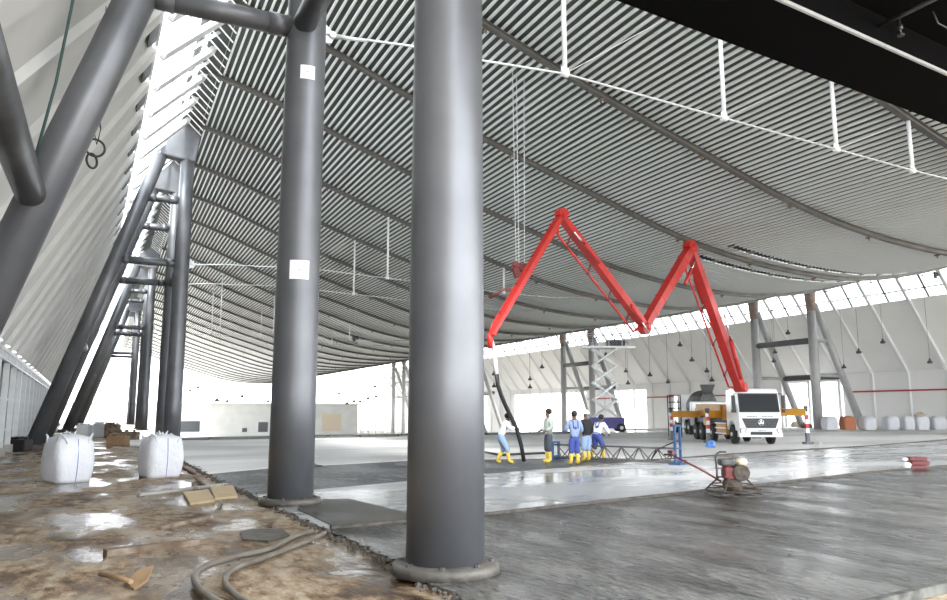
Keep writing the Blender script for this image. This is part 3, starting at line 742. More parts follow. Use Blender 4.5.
# stripes helper for outrigger legs
STR_W = PAPER
def strut(x, y, ztop, par):
    b = nb(); n = 7
    for k in range(n):
        z0 = .12 + (ztop - .12) * k / n; z1 = .12 + (ztop - .12) * (k + 1) / n
        box(b, (x, y, (z0 + z1) / 2), (.2, .2, z1 - z0), mi=(0 if k < 2 else (1 if k % 2 else 2)))
    box(b, (x, y, .06), (.5, .5, .12)); lathe(b, [(.12, ztop - .05), (.14, ztop + .25)], (x, y, 0), 12, mi=0)
    return obj('outrigger_leg', b, [STEEL_D, RED, PAPER], par)
def local(px, py, z=0.):
    g = G(px, py, z) - TR; r = Matrix.Rotation(-HR, 3, 'Z') @ g; return r
# outriggers swung forward / back.  each arm starts at the body frame
for (sx, sy, ex_, ey_, z) in ((-1.1, -1.3, -3.25, .2, 1.75), (1.1, -2.2, 2.2, -1.6, 1.62), (1.1, -6.9, 3.1, -6.9, 1.62), (-1.1, -7.2, -3.6, -9.0, 1.62)):
    b = nb(); beam(b, (sx, sy, z), (ex_, ey_, z), .32, .42); beam(b, (sx + (ex_ - sx) * .5, sy + (ey_ - sy) * .5, z + .02), (ex_, ey_, z + .02), .26, .34)
    o = T('outrigger_arm', b, YEL, bevel=.02); strut(ex_, ey_, z + .1, o)
b = nb()
for z in (2.05,): 
    for y0, y1 in ((-1.9, -7.0),): beam(b, (1.25, y0, z), (1.25, y1, z + .05), .12, .32)
T('side_beam', b, YEL)

# boom in vertical plane from the turret to the crew
P0 = Vector((29.03, 28.71, 0)); P1 = Vector((12.51, 21.78, 0)); U = (P1 - P0).normalized(); NRM = Vector((-U.y, U.x, 0))
R_inv = Matrix.Rotation(-HR, 3, 'Z')
def BP(u, z, o=0.):
    v = R_inv @ (P0 + U * u + NRM * o + Vector((0, 0, z)) - TR); return Vector((v.x / SX, v.y / SX, v.z / SZ))
NL = R_inv @ NRM
boom = thing('tmp', '', 'x'); bpy.data.objects.remove(boom)
def arm(name, a, b_, w0, w1, th, label=None):
    """tapered box girder between plane points a and b"""
    a = Vector((a[0], 0, a[1])); c = Vector((b_[0], 0, b_[1])); d = (c - a).normalized(); n = Vector((-d.z, 0, d.x))
    bm_ = nb(); m_ = a + (c - a) * .12; m2 = a + (c - a) * .9
    pl = [a + n * w0 * .35, m_ + n * w0 * .5, m2 + n * w1 * .5, c + n * w1 * .4, c - n * w1 * .4, m2 - n * w1 * .5, m_ - n * w0 * .5, a - n * w0 * .35]
    prism(bm_, [BP(p.x, p.z, -th / 2) for p in pl], NL * th)
    for q, w_ in ((a, w0), (c, w1)): cyl(bm_, BP(q.x, q.z, -th * .65), BP(q.x, q.z, th * .65), w_ * .42, n=20)
    for k in range(1, 6):
        q = a + (c - a) * (k / 6.); w_ = (w0 + (w1 - w0) * k / 6) * 1.08
        prism(bm_, [BP(q.x + d.x * .06 * s1 + n.x * w_ / 2 * s2, q.z + d.z * .06 * s1 + n.z * w_ / 2 * s2, -th * .54) for s1, s2 in ((-1, -1), (1, -1), (1, 1), (-1, 1))], NL * th * 1.08)
    return T(name, bm_, RED, label)
def pipe(a, b_, off, o, par, r=.075):
    a = Vector((a[0], 0, a[1])); c = Vector((b_[0], 0, b_[1])); d = (c - a).normalized(); n = Vector((-d.z, 0, d.x)) * off
    bm_ = nb(); q = [a + n, c + n]
    path(bm_, [BP(a.x, a.z, o)] + [BP((q[0] + (q[1] - q[0]) * t_).x, (q[0] + (q[1] - q[0]) * t_).z, o) for t_ in (.06, .3, .6, .94)] + [BP(c.x, c.z, o)], r, 10)
    obj('delivery_pipe', bm_, RED, par)
    for t_ in (.15, .38, .62, .85):
        bm_ = nb(); p = a + (c - a) * t_; beam(bm_, BP(p.x, p.z, o), BP(p.x + n.x, p.z + n.z, o), .05, .05); pp = p + n
        cyl(bm_, BP(pp.x - d.x * .06, pp.z - d.z * .06, o), BP(pp.x + d.x * .06, pp.z + d.z * .06, o), r * 1.35, n=10)
        obj('pipe_clamp', bm_, REDD, par)
def ram(a, b_, o, par, r=.11):
    A, B2 = BP(a[0], a[1], o), BP(b_[0], b_[1], o); bm_ = nb(); cyl(bm_, A, A + (B2 - A) * .6, r, n=14); obj('hydraulic_cylinder', bm_, RED, par)
    bm_ = nb(); cyl(bm_, A + (B2 - A) * .6, B2, r * .5, n=10); obj('piston_rod', bm_, CHROME, par)
K0, K1, K2, K3, K4 = (-.1, 2.9), (5.0, 9.3), (9.7, 5.2), (15.7, 8.75), (19.65, 4.1)
s1 = arm('boom_arm', K0, K1, .62, .45, .45, 'thickest red boom arm rising from the truck')
s2 = arm('boom_arm', K1, K2, .48, .36, .38, 'red boom arm descending to the low middle joint')
s3 = arm('boom_arm', K2, K3, .38, .27, .32, 'long red boom arm rising to the top left elbow')
s4 = arm('boom_arm', K3, K4, .24, .14, .2, 'thin red boom tip arm above the workers')
def elbow(c, r, a0, a1, th, w, par):
    bm_ = nb(); n = 10; out = []; inn = []
    for k in range(n + 1):
        a = math.radians(a0 + (a1 - a0) * k / n); out.append((c[0] + r * math.cos(a), c[1] + r * math.sin(a))); inn.append((c[0] + (r - w) * math.cos(a), c[1] + (r - w) * math.sin(a)))
    prism(bm_, [BP(p[0], p[1], -th / 2) for p in out + inn[::-1]], NL * th); obj('elbow_link', bm_, RED, par)
elbow((5.0, 9.25), .45, 10, 150, .4, .35, s1); elbow((9.7, 5.25), .4, 200, 340, .3, .22, s2); elbow((15.6, 8.7), .36, 10, 150, .28, .25, s3)
ram((.7, 3.3), (2.4, 6.4), .36, s1, .12); ram((3.2, 6.9), (4.6, 8.7), -.32, s1, .1); ram((6.4, 7.4), (5.2, 8.7), .3, s2, .09); ram((11.3, 5.9), (9.9, 4.9), .28, s3, .08); ram((13.6, 7.3), (15.3, 8.2), .27, s3, .08)
pipe(K0, K1, -.62, -.3, s1, .055); pipe(K1, K2, -.36, -.32, s2, .06); pipe(K2, K3, -.55, -.2, s3, .055); pipe(K3, K4, .08, -.15, s4, .04)
b = nb(); lathe(b, [(.09, 0), (.12, .3), (.10, .5)], BP(K4[0], K4[1] - .45, -.1), 14); T('hose_coupling', b, RED)
b = nb(); p = BP(18.4, 5.6, -.15); path(b, [p, p + Vector((.1, 0, .15)), p + Vector((.4, 0, .1)), p + Vector((.9, 0, -.2))], .04, 8); T('loose_hose', b, REDD)
hp = [(19.6, 3.95), (19.45, 3.6), (19.38, 3.2), (19.33, 2.8)]
b = nb(); path(b, [BP(u, z, -.1) for u, z in hp], .075, 12); T('hose_sleeve', b, WHITE)
b = nb()
hp2 = [(19.34, 2.85), (19.27, 2.5), (19.12, 2.2), (18.92, 1.9), (18.62, 1.5), (18.3, 1.07), (18.08, .55), (17.95, .06)]
path(b, [BP(u, z, -.1) for u, z in hp2], .08, 14); T('end_hose', b, GUN, 'thick black rubber end hose')
# ------------------------------------------------------------------ mixer truck behind
MX = G(707, 437.5); mix = thing('concrete_mixer_truck', 'grey concrete mixer truck parked behind the pump truck', 'truck', (39.2, 42.1, 0), HR - .1)
b = nb(); lathe(b, [(.35, 0), (.45, .1), (.85, 1.1), (1.05, 2.2), (1.0, 3.2), (.6, 4.2)], (0, .6, 2.6), 28, axis=(0, -1, -.18)); obj('drum', b, GREYM, mix)
b = nb(); prism(b, [(-.5, .95, 3.6), (.5, .95, 3.6), (.28, .8, 2.95), (-.28, .8, 2.95)], (0, -.5, 0)); obj('charge_hopper', b, STEEL_D, mix, bevel=.03)
b = nb(); prism(b, [(-.2, .9, 2.5), (.2, .9, 2.5), (.25, 1.7, 1.6), (-.25, 1.7, 1.6)], (0, 0, -.1)); obj('chute', b, GREYM, mix)
b = nb()
for s in (-1, 1): beam(b, (s * .9, .7, 1.1), (s * .3, .7, 3.0), .1, .1); beam(b, (s * .8, .8, 1.1), (s * .8, .8, 2.2), .08, .08)
box(b, (0, .7, 2.0), (1.9, .12, .1)); obj('rear_stand', b, GREYM, mix)
b = nb(); box(b, (0, -2.8, 1.0), (.9, 8.4, .3)); box(b, (0, .4, .95), (2.4, .5, .5)); obj('chassis', b, GUN, mix)
b = nb(); box(b, (0, .9, 1.95), (2.6, .7, .9)); obj('water_tank', b, GALV, mix, bevel=.08)
b = nb(); prism(b, [(-1.2, -5.0, .8), (-1.2, -5.0, 3.0), (-1.2, -6.8, 3.0), (-1.2, -7.2, 1.9), (-1.2, -7.2, .8)], (2.4, 0, 0)); obj('cab', b, TRWH, mix, bevel=.05)
for s in (-1, 1):
    for yy in (-.6, -1.95, -6.2): wheel(s * 1.05, yy, mix, s)
# control cage seen at the left end of the outriggers
c = G(678, 437.5)
t = thing('guard_cage', 'small black tubular guard cage above the left yellow beam', 'cage', (c.x + .3, c.y + .6, 0), HR)
b = nb()
for sx in (-.35, .35):
    for sy in (-.3, .3): cyl(b, (sx, sy, 0), (sx, sy, 2.75), .035, n=8)
obj('post', b, GUN, t); b = nb()
for z in (1.9, 2.3, 2.75):
    for sx in (-.35, .35): cyl(b, (sx, -.3, z), (sx, .3, z), .03, n=8)
    for sy in (-.3, .3): cyl(b, (-.35, sy, z), (.35, sy, z), .03, n=8)
obj('rail', b, GUN, t)

# ------------------------------------------------------------------ scissor lift
SL = G(606, 432); lift = thing('scissor_lift', 'fully raised grey scissor lift on a purple wheeled base', 'lift', (SL.x, SL.y, 0), -YAW)
b = nb(); box(b, (0, 0, .75), (2.9, 1.5, .9)); obj('base', b, PURP, lift, bevel=.05)
for sx in (-1.15, 1.15):
    for sy in (-.75, .75):
        b = nb(); lathe(b, [(.3, -.13), (.36, -.1), (.36, .1), (.3, .13)], (sx, sy, .36), 18, axis=(0, 1, 0)); w_ = obj('wheel', b, RUBBER, lift); b = nb(); lathe(b, [(.15, -.15), (.15, .15)], (sx, sy, .36), 12, axis=(0, 1, 0)); obj('hub', b, GALV, w_)
n = 4; z0 = 1.25; dz = 1.42
for k in range(n):
    za, zb = z0 + dz * k, z0 + dz * (k + 1); b = nb()
    for sy in (-.55, .55):
        beam(b, (-1.0, sy, za), (1.0, sy, zb), .1, .22, up=(0, 1, 0)); beam(b, (1.0, sy * .85, za), (-1.0, sy * .85, zb), .1, .22, up=(0, 1, 0))
    for x_, z_ in ((-1, za), (1, za), (0, (za + zb) / 2)): cyl(b, (x_, -.6, z_), (x_, .6, z_), .05, n=10)
    obj('scissor_arm', b, GALV, lift)
b = nb(); box(b, (.3, 0, 7.05), (4.4, 1.7, .16)); obj('platform', b, GALV, lift)
b = nb()
for x_ in (-1.8, -.8, .3, 1.4, 2.4):
    for sy in (-.8, .8): cyl(b, (x_, sy, 7.1), (x_, sy, 8.15), .03, n=6)
for z_ in (7.6, 8.15):
    for sy in (-.8, .8): cyl(b, (-1.8, sy, z_), (2.4, sy, z_), .03, n=6)
obj('guard_rail', b, GALV, lift)
t = thing('tool_crate', 'dark crate of tools on the raised lift platform', 'crate', Matrix.Rotation(-YAW, 3, 'Z') @ Vector((1.0, 0, 7.13)) + Vector((SL.x, SL.y, 0)), -YAW)
b = nb(); box(b, (0, 0, .26), (1.5, .7, .5)); obj('crate_body', b, ENGB, t, bevel=.02); b = nb(); box(b, (0, 0, .55), (1.55, .75, .06)); obj('lid', b, GUN, t)

# ------------------------------------------------------------------ power trowel
PT = G(733, 496); trow = thing('power_trowel', 'walk-behind power trowel with round guard cage on the wet concrete', 'trowel', PT, 0)
cr, sr = Vector((.8998, -.4364, 0)), Vector((.4364, .8998, 0))     # image right, into the picture
def LT(r, z, d=0.): return cr * r + sr * d + Vector((0, 0, z))
R0 = .54
for rr, z in ((R0, .04), (R0 * .97, .12), (R0 * .78, .22)):
    b = nb(); path(b, [(rr * math.cos(a), rr * math.sin(a), z) for a in [2 * PI * k / 36 for k in range(36)]], .014, 8, closed=True); obj('guard_ring', b, MUD, trow)
b = nb()
for k in range(4):
    a = k * PI / 2 + .5; beam(b, (R0 * math.cos(a), R0 * math.sin(a), .1), (.26 * math.cos(a), .26 * math.sin(a), .36), .03, .03); beam(b, (.26 * math.cos(a), .26 * math.sin(a), .36), (0, 0, .36), .03, .03)
obj('guard_spoke', b, MUD, trow)
for k in range(4):
    a = k * PI / 2 + .2; b = nb(); box(b, (.27 * math.cos(a), .27 * math.sin(a), .035), (.38, .13, .012), rz(a) @ rx(.12)); obj('blade', b, STEEL_D, trow)
b = nb(); lathe(b, [(.14, .06), (.18, .16), (.2, .26), (.14, .34)], n=20); obj('gearbox', b, MUD, trow)
b = nb(); box(b, LT(-.02, .46), (.32, .28, .2), rz(-YAW)); cyl(b, LT(-.1, .34), LT(-.1, .6), .09, n=14); box(b, LT(.0, .36, -.1), (.4, .1, .08), rz(-YAW)); eng = obj('engine', b, REDD, trow, bevel=.03)
b = nb(); box(b, LT(-.1, .66), (.30, .26, .14), rz(-YAW)); obj('fuel_tank', b, ENGB, eng, bevel=.04)
b = nb(); ball(b, LT(.2, .66), .11, (1.2, 1, .8)); cyl(b, LT(.2, .56), LT(.2, .66), .05, n=12); obj('air_filter', b, CREAM, eng)
b = nb(); cyl(b, LT(.14, .46, -.18), LT(.14, .46, .16), .16, n=20); obj('recoil_cover', b, MUD, eng)
b = nb(); path(b, [LT(-.3, .3), LT(-.3, .5), LT(-.31, .74), LT(-.29, .82), LT(-.22, .86), LT(-.1, .86)], .02, 8); obj('lifting_hook', b, ENGB, trow)
hd = Vector((-.95, .25, 0)); hnd = [LT(-.22, .28), LT(-.6, .52, .15), LT(-1.1, .78, .32)]
b = nb(); path(b, hnd, .02, 8); hh = obj('handle', b, REDD, trow)
b = nb(); e = hnd[-1]; path(b, [e + sr * -.22 + cr * -.1, e + sr * -.1, e, e + sr * .1, e + sr * .22 + cr * -.1], .018, 8)
obj('grip', b, RUBBER, hh); b = nb(); box(b, hnd[-1] + Vector((0, 0, .06)), (.1, .14, .06)); obj('throttle', b, REDD, hh)

# ------------------------------------------------------------------ truss screed
S0 = G(557, 459); S1 = G(676, 464.5); D = (S1 - S0); Ls = D.length; sa = math.atan2(D.y, D.x)
scr = thing('truss_screed', 'dark triangular truss screed with blue end frames spanning the fresh pour', 'screed', S0, sa)
b = nb()
for sy in (-.2, .2): cyl(b, (0, sy, .07), (Ls, sy, .07), .03, n=8)
obj('bottom_chord', b, ENGB, scr)
b = nb(); cyl(b, (0, 0, .5), (Ls, 0, .5), .03, n=8); obj('top_chord', b, STEEL_D, scr)
n = 7; b = nb()
for k in range(n):
    xa, xb, xm = Ls * k / n, Ls * (k + 1) / n, Ls * (k + .5) / n
    for sy in (-.2, .2): cyl(b, (xa, 0, .5), (xm, sy, .07), .02, n=6); cyl(b, (xm, sy, .07), (xb, 0, .5), .02, n=6)
obj('web_bar', b, ENGB, scr)
for x_, h in ((Ls + .08, 1.25), (-.05, .62)):
    b = nb()
    for sy in (-.2, .2): beam(b, (x_, sy, .05), (x_, sy, h), .07, .07, up=(1, 0, 0))
    for z_ in (.1, .5, h - .03): beam(b, (x_, -.25, z_), (x_, .25, z_), .06, .06)
    box(b, (x_, 0, .03), (.4, .6, .05)); obj('end_frame', b, BLUE, scr, 'blue welded end frame')
b = nb(); path(b, [(Ls - .9, .1, .12), (Ls - .6, .0, .45), (Ls - .2, -.1, .62), (Ls + .1, 0, .75)], .02, 6); obj('cable', b, RUBBER, scr)

# ------------------------------------------------------------------ people
def skin_mesh(name, J, E, m, parent, sub=1):
    bm_ = nb(); lay = bm_.verts.layers.skin.verify(); V = {}
    for k, (p, r) in J.items():
        v = bm_.verts.new(p); V[k] = v; r = r if isinstance(r, tuple) else (r, r); v[lay].radius = r
    V[next(iter(J))][lay].use_root = True
    for a, c in E: bm_.edges.new((V[a], V[c]))
    me = bpy.data.meshes.new(name); bm_.to_mesh(me); bm_.free(); me.materials.append(m)
    o = bpy.data.objects.new(name, me); C.objects.link(o); o.parent = parent
    s = o.modifiers.new('skin', 'SKIN'); s.use_smooth_shade = True
    u = o.modifiers.new('sub', 'SUBSURF'); u.levels = sub; u.render_levels = sub
    return o
def person(label, loc, face, top, bottom, pose=None, h=1.0, helmet=False, bib=False, gloves=False, boots=C_BOOT):
    P = dict(pel=(0, 0, .90), waist=(0, 0, 1.02), chest=(0, 0, 1.26), neck=(0, 0, 1.42), jaw=(0, .02, 1.50), head=(0, .01, 1.60), crown=(0, 0, 1.66),
             shL=(-.18, 0, 1.36), elL=(-.25, .0, 1.10), haL=(-.24, .12, .88), shR=(.18, 0, 1.36), elR=(.25, 0, 1.10), haR=(.24, .12, .88),
             hiL=(-.09, 0, .86), knL=(-.10, .03, .48), anL=(-.11, 0, .09), toL=(-.12, .17, .04), hiR=(.09, 0, .86), knR=(.10, .03, .48), anR=(.11, 0, .09), toR=(.12, .17, .04))
    if pose: P.update(pose)
    P = {k: Vector(v) for k, v in P.items()}
    t = thing('person', label, 'person', loc, face); t.scale = (h, h, h)
    Rr = dict(pel=(.13, .10), waist=(.12, .09), chest=(.15, .10), neck=.055, jaw=.075, head=.098, crown=.075, sh=.062, el=.045, ha=.03, hi=.085, kn=.058, an=.042, to=.04)
    J = {k: (P[k], Rr.get(k) or Rr.get(k[:2])) for k in P}
    Eb = [('pel', 'waist'), ('waist', 'chest'), ('chest', 'neck'), ('neck', 'jaw'), ('jaw', 'head'), ('head', 'crown')]
    for s in 'LR':
        Eb += [('chest', 'sh' + s), ('sh' + s, 'el' + s), ('el' + s, 'ha' + s), ('pel', 'hi' + s), ('hi' + s, 'kn' + s), ('kn' + s, 'an' + s), ('an' + s, 'to' + s)]
        d = (P['ha' + s] - P['el' + s]).normalized(); sd = d.cross(Vector((0, 1, 0)))
        if sd.length < .2: sd = d.cross(Vector((0, 0, 1)))
        sd.normalize(); pal = P['ha' + s] + d * .07; J['pa' + s] = (pal, (.04, .022)); Eb.append(('ha' + s, 'pa' + s))
        bend = sd.cross(d).normalized()
        for i, (o_, l_) in enumerate(((-.03, .062), (-.01, .074), (.01, .07), (.03, .055))):
            a_ = 'f%d%s' % (i, s); J[a_] = (pal + sd * o_ + d * l_ * .55, .0095); J[a_ + 'b'] = (pal + sd * o_ * 1.1 + d * l_ * .85 + bend * .03, .008); Eb += [('pa' + s, a_), (a_, a_ + 'b')]
        J['t' + s] = (P['ha' + s] + d * .04 - sd * .05 + bend * .01, .011); Eb.append(('ha' + s, 't' + s))
    fwd = (P['head'] - P['neck']); J['nose'] = (P['head'] + Vector((0, .105, -.02)), .014); Eb.append(('head', 'nose'))
    skin_mesh('body', J, Eb, SKIN, t)
    def part(name, ks, es, gr, m): skin_mesh(name, {k: (Q[k], tuple(x + gr for x in (Rv if isinstance(Rv, tuple) else (Rv, Rv)))) for k in ks for Rv in [RR[k]]}, es, m, t)
    Q = dict(P); RR = {k: J[k][1] for k in P}
    for s in 'LR':
        Q['fo' + s] = P['el' + s].lerp(P['ha' + s], .85); RR['fo' + s] = .036
        Q['sl' + s] = P['kn' + s].lerp(P['an' + s], .35); RR['sl' + s] = .052
    Q['nb'] = P['chest'].lerp(P['neck'], .7); RR['nb'] = .07
    part('shirt', ['waist', 'pel', 'chest', 'nb', 'shL', 'elL', 'foL', 'shR', 'elR', 'foR'], [('waist', 'pel'), ('waist', 'chest'), ('chest', 'nb'), ('chest', 'shL'), ('shL', 'elL'), ('elL', 'foL'), ('chest', 'shR'), ('shR', 'elR'), ('elR', 'foR')], .035, top)
    part('trousers', ['pel', 'waist', 'hiL', 'knL', 'slL', 'hiR', 'knR', 'slR'], [('pel', 'waist'), ('pel', 'hiL'), ('hiL', 'knL'), ('knL', 'slL'), ('pel', 'hiR'), ('hiR', 'knR'), ('knR', 'slR')], .045, bottom)
    if bib:
        Q['b1'] = P['chest'] + Vector((0, .0, .05)); RR['b1'] = (.15, .115)
        part('bib', ['waist', 'b1'], [('waist', 'b1')], .055, bottom)
        b_ = nb()
        for sx in (-.08, .08):
            c0 = P['chest']; path(b_, [c0 + Vector((sx, -.14, -.1)), c0 + Vector((sx, -.12, .12)), c0 + Vector((sx * 1.1, 0, .185)), c0 + Vector((sx, .12, .12)), c0 + Vector((sx, .14, 0))], .016, 6)
        obj('strap', b_, bottom, t)
    for s in 'LR':
        Q['bk'] = P['kn' + s].lerp(P['an' + s], .25); RR['bk'] = .056
        part('boot', ['bk', 'an' + s, 'to' + s], [('bk', 'an' + s), ('an' + s, 'to' + s)], .022, boots)
        if gloves:
            b_ = nb(); ball(b_, P['ha' + s] + (P['ha' + s] - P['el' + s]).normalized() * .07, .065, (1, 1, 1), seg=10); obj('glove', b_, C_GLOVE, t)
    b_ = nb(); c0 = P['head']
    if helmet:
        lathe(b_, [(.155, .02), (.15, .03), (.125, .05), (.12, .1), (.085, .15), (.02, .175)], c0, 18); obj('helmet', b_, C_WHITE, t)
    else:
        ball(b_, c0 + Vector((0, -.02, .035)), .108, (.98, 1.02, .95), seg=14); obj('hair', b_, HAIR, t)
    for sx in (-.032, .032):
        b_ = nb(); ball(b_, P['head'] + Vector((sx, .088, .005)), .012, seg=8); obj('eye', b_, PAPER, t)
    return t
# facing angle: rotation about z of the +y forward axis
cam_r = -YAW      # +y of figure = into the picture
person('person in white shirt and pale jeans leaning forward, both gloves on the black hose', G(500.5, 463.5), cam_r - PI / 2 + .05, C_WHITE, C_JEAN, h=.97, gloves=True, pose=dict(
    waist=(0, .10, 1.0), chest=(0, .16, 1.24), neck=(0, .22, 1.38), jaw=(0, .26, 1.45), head=(0, .27, 1.54), crown=(0, .27, 1.6), shL=(-.17, .2, 1.33), shR=(.17, .2, 1.33),
    elL=(-.2, .36, 1.2), haL=(-.1, .46, 1.32), elR=(.2, .36, 1.12), haR=(.08, .48, 1.2), knL=(-.1, .14, .5), anL=(-.12, -.12, .09), toL=(-.12, .04, .04), knR=(.1, .22, .5), anR=(.12, .28, .09), toR=(.12, .44, .04)))
person('person standing in grey-green shirt, charcoal trousers and yellow boots, right of the hose', G(549, 463), cam_r + PI / 2 + .3, C_GREEN, C_DARK, h=1.02, pose=dict(haL=(-.2, .22, 1.0), haR=(.12, .24, 1.02), elL=(-.24, -.03, 1.12)))
person('person in blue bib overalls and yellow boots standing nearest with back turned', G(575, 465), cam_r + .25, cloth('grey_blue_shirt', (.22, .28, .42)), C_BLUE, h=.98, bib=True, pose=dict(elL=(-.27, .03, 1.12), haL=(-.2, .25, 1.05), elR=(.27, .02, 1.1), haR=(.2, .2, 1.0), anL=(-.13, 0, .09), toL=(-.14, .16, .04)))
person('person wearing white helmet, black jacket and pale jeans between two blue overalls', G(587, 461.5), cam_r + .6, C_BLACK, C_JEAN, h=.98, helmet=True, pose=dict(haL=(-.14, .28, 1.05), elL=(-.24, .1, 1.12)))
person('person in white shirt and blue overalls bending forward by the screed', G(597, 459.5), cam_r - .9, C_WHITE, C_BLUE, h=.95, bib=True, pose=dict(
    waist=(0, .06, 1.0), chest=(0, .18, 1.2), neck=(0, .26, 1.35), jaw=(0, .3, 1.42), head=(0, .3, 1.52), crown=(0, .29, 1.58), shL=(-.17, .22, 1.3), shR=(.17, .22, 1.3),
    elL=(-.24, .34, 1.06), haL=(-.16, .5, .92), elR=(.24, .34, 1.06), haR=(.16, .5, .92), knR=(.12, .2, .5), anR=(.13, .2, .09), toR=(.14, .36, .04), anL=(-.1, -.2, .09), toL=(-.1, -.04, .04)))

# ------------------------------------------------------------------ bulk bags
def bulk_bag(label, loc, rot, w, h, seed, detail=True):
    rnd = random.Random(seed); t = thing('bulk_bag', label, 'bag', loc, rot)
    bm_ = nb(); n = 28; m_ = 14; rings = []
    for j in range(m_ + 1):
        v = j / m_; z = h * v; bul = .92 + .14 * math.sin(PI * min(1, v * 1.05)) ** .8; 
        if v > .9: bul *= 1 - (v - .9) * 1.1
        ring = []
        for k in range(n):
            a = 2 * PI * k / n; c, s = math.cos(a), math.sin(a); e = .42
            x = math.copysign(abs(c) ** e, c) * w / 2 * bul; y = math.copysign(abs(s) ** e, s) * w / 2 * bul
            q = 1 + .02 * math.sin(5 * a + seed) * math.sin(6 * v + seed) + rnd.uniform(-.008, .008)
            ring.append(bm_.verts.new((x * q, y * q, z + (.02 * math.sin(3 * a + seed) if v > .5 else 0))))
        rings.append(ring)
    for A, B_ in zip(rings, rings[1:]):
        for k in range(n): f = bm_.faces.new((A[k], A[(k + 1) % n], B_[(k + 1) % n], B_[k])); f.smooth = True
    bm_.faces.new(rings[0][::-1])
    cen = [bm_.verts.new((p.co.x * .55, p.co.y * .55, h + .03 + rnd.uniform(-.02, .05))) for p in rings[-1]]
    c2 = [bm_.verts.new((p.co.x * .2, p.co.y * .2, h + .06 + rnd.uniform(-.02, .04))) for p in rings[-1]]
    for A, B_ in ((rings[-1], cen), (cen, c2)):
        for k in range(n): f = bm_.faces.new((A[k], A[(k + 1) % n], B_[(k + 1) % n], B_[k])); f.smooth = True
    bm_.faces.new(c2)
    obj('bag_body', bm_, BAG, t)
    if detail:
        for sx in (-1, 1):
            for sy in (-1, 1):
                c = Vector((sx * w * .42, sy * w * .42, h - .04)); bm_ = nb()
                dz = rnd.uniform(.04, .10)
                path(bm_, [c + Vector((sx * .03, -sy * .14, -.12)), c + Vector((sx * .02, -sy * .12, dz)), c + Vector((0, -sy * .03, dz + .04)), c + Vector((-sx * .06, sy * .02, dz)), c + Vector((-sx * .14, sy * .03, -.1))], .022, 6)
                obj('lifting_loop', bm_, BAG, t)
        bm_ = nb()
        for k in range(9):
            a = k * .7; path(bm_, [(.1 * math.cos(a), .1 * math.sin(a), h + .02), (.14 * math.cos(a + .4), .14 * math.sin(a + .4), h + .1 + .03 * (k % 3)), (.05 * math.cos(a + 1), .05 * math.sin(a + 1), h + .05)], .018, 5)
        obj('tied_neck', bm_, BAG, t)
        bm_ = nb(); path(bm_, [(-w * .485, -w * .485 * 0 - w * .5, .03 + h * k / 8) if 0 else (w * .0, -w * (.465 + .06 * math.sin(PI * min(1, k / 8 * 1.05)) ** .8) - .004, .03 + h * .95 * k / 8) for k in range(9)], .009, 5); obj('seam', bm_, BAGB, t, 'thin blue seam')
    return t
a_view = -math.atan2(-1.0, 20)
p = G(63, 482); bulk_bag('plump white bulk bag on the muddy ground, left one, before the inclined leg', (p.x + .05, p.y + .45, -.03), .5, .92, 1.06, 3)
p = G(158.5, 477); bulk_bag('plump white bulk bag with gathered top, right one, at the foot of the uprights', (p.x + .05, p.y + .45, -.03), .3, .92, 1.02, 8)
spec = [(830, 'white', 'white bulk bag left of the orange one along the right wall'), (848, 'orange', 'orange bulk bag standing in the row at the right wall'),
        (868, 'white', 'white bulk bag just right of the orange one'), (891, 'white', 'wide white bulk bag in the row left of the sandy heap'),
        (908, 'white', 'narrow white bulk bag in the row under the sandy heap'), (921, 'white', 'white bulk bag supporting the sandy heap'),
        (938, 'white', 'last white bulk bag of the row at the right picture edge')]
for i, (px, c, l) in enumerate(spec):
    p = G(px, 429.8); o = bulk_bag(l, (p.x, p.y, 0), -.44, 1.2 if px != 908 else 1.0, 1.2, i + 11, detail=False); o['group'] = 'bulk bags along the right wall'
    if c == 'orange':
        for ch in o.children: ch.data.materials[0] = ORANGE
p = G(921, 429.8); b = nb(); ball(b, (p.x, p.y, 1.36), .5, (1.1, 1, .4)); ball(b, (p.x + .2, p.y + .1, 1.5), .3, (1, 1, .5)); tag(obj('sand_sack', b, SAND), 'slumped sandy brown sack on top of the row of white bags', 'sack')

# ------------------------------------------------------------------ loose stuff on the apron
def board(name, label, corners, th, m, z=-.03, cat='board', lift=0.):
    b_ = nb(); q = [G(*c, z) for c in corners]; prism(b_, [(v.x, v.y, z + (lift if i in (1, 2) else 0)) for i, v in enumerate(q)], (0, 0, th)); return tag(obj(name, b_, m), label, cat)
board('plywood_board', 'pale new plywood board lying flat, left of two', [(190, 505), (215, 502), (208, 491), (183, 494)], .04, PLY)
board('plywood_board', 'pale new plywood board lying flat, right of two', [(215, 500), (238, 498), (233, 487), (210, 488)], .04, PLY)
board('rubber_mat', 'thin grey offcut sheet lying on the mud above the hoses', [(243, 541), (268, 543), (290, 537), (282, 531), (252, 531), (240, 534)], .03, PLATE)
def stick(name, label, a, c, r, m, cat='plank', sq=True, z=.0):
    A = G(*a, z); B_ = G(*c, z); b_ = nb()
    if sq: beam(b_, A, B_, r * 2.4, r * 1.3)
    else: path(b_, [A, A.lerp(B_, .3) + Vector((.01, .02, 0)), A.lerp(B_, .7) + Vector((0, -.02, .01)), B_], r, 8)
    return tag(obj(name, b_, m), label, cat)
stick('plank', 'long pale plank pointing at the foot of the second column', (138, 495), (226, 484), .04, PALE)
stick('plank', 'thin brown batten lying across the mud in the middle of the apron', (158, 528), (210, 517), .04, RUSTW)
stick('timber', 'mud-caked timber lying across the wet patch', (105, 553), (197, 542), .06, RUSTW, 'timber')
stick('batten', 'short brown batten crossing behind the pale plank', (196, 478), (206, 486), .03, RUSTW)
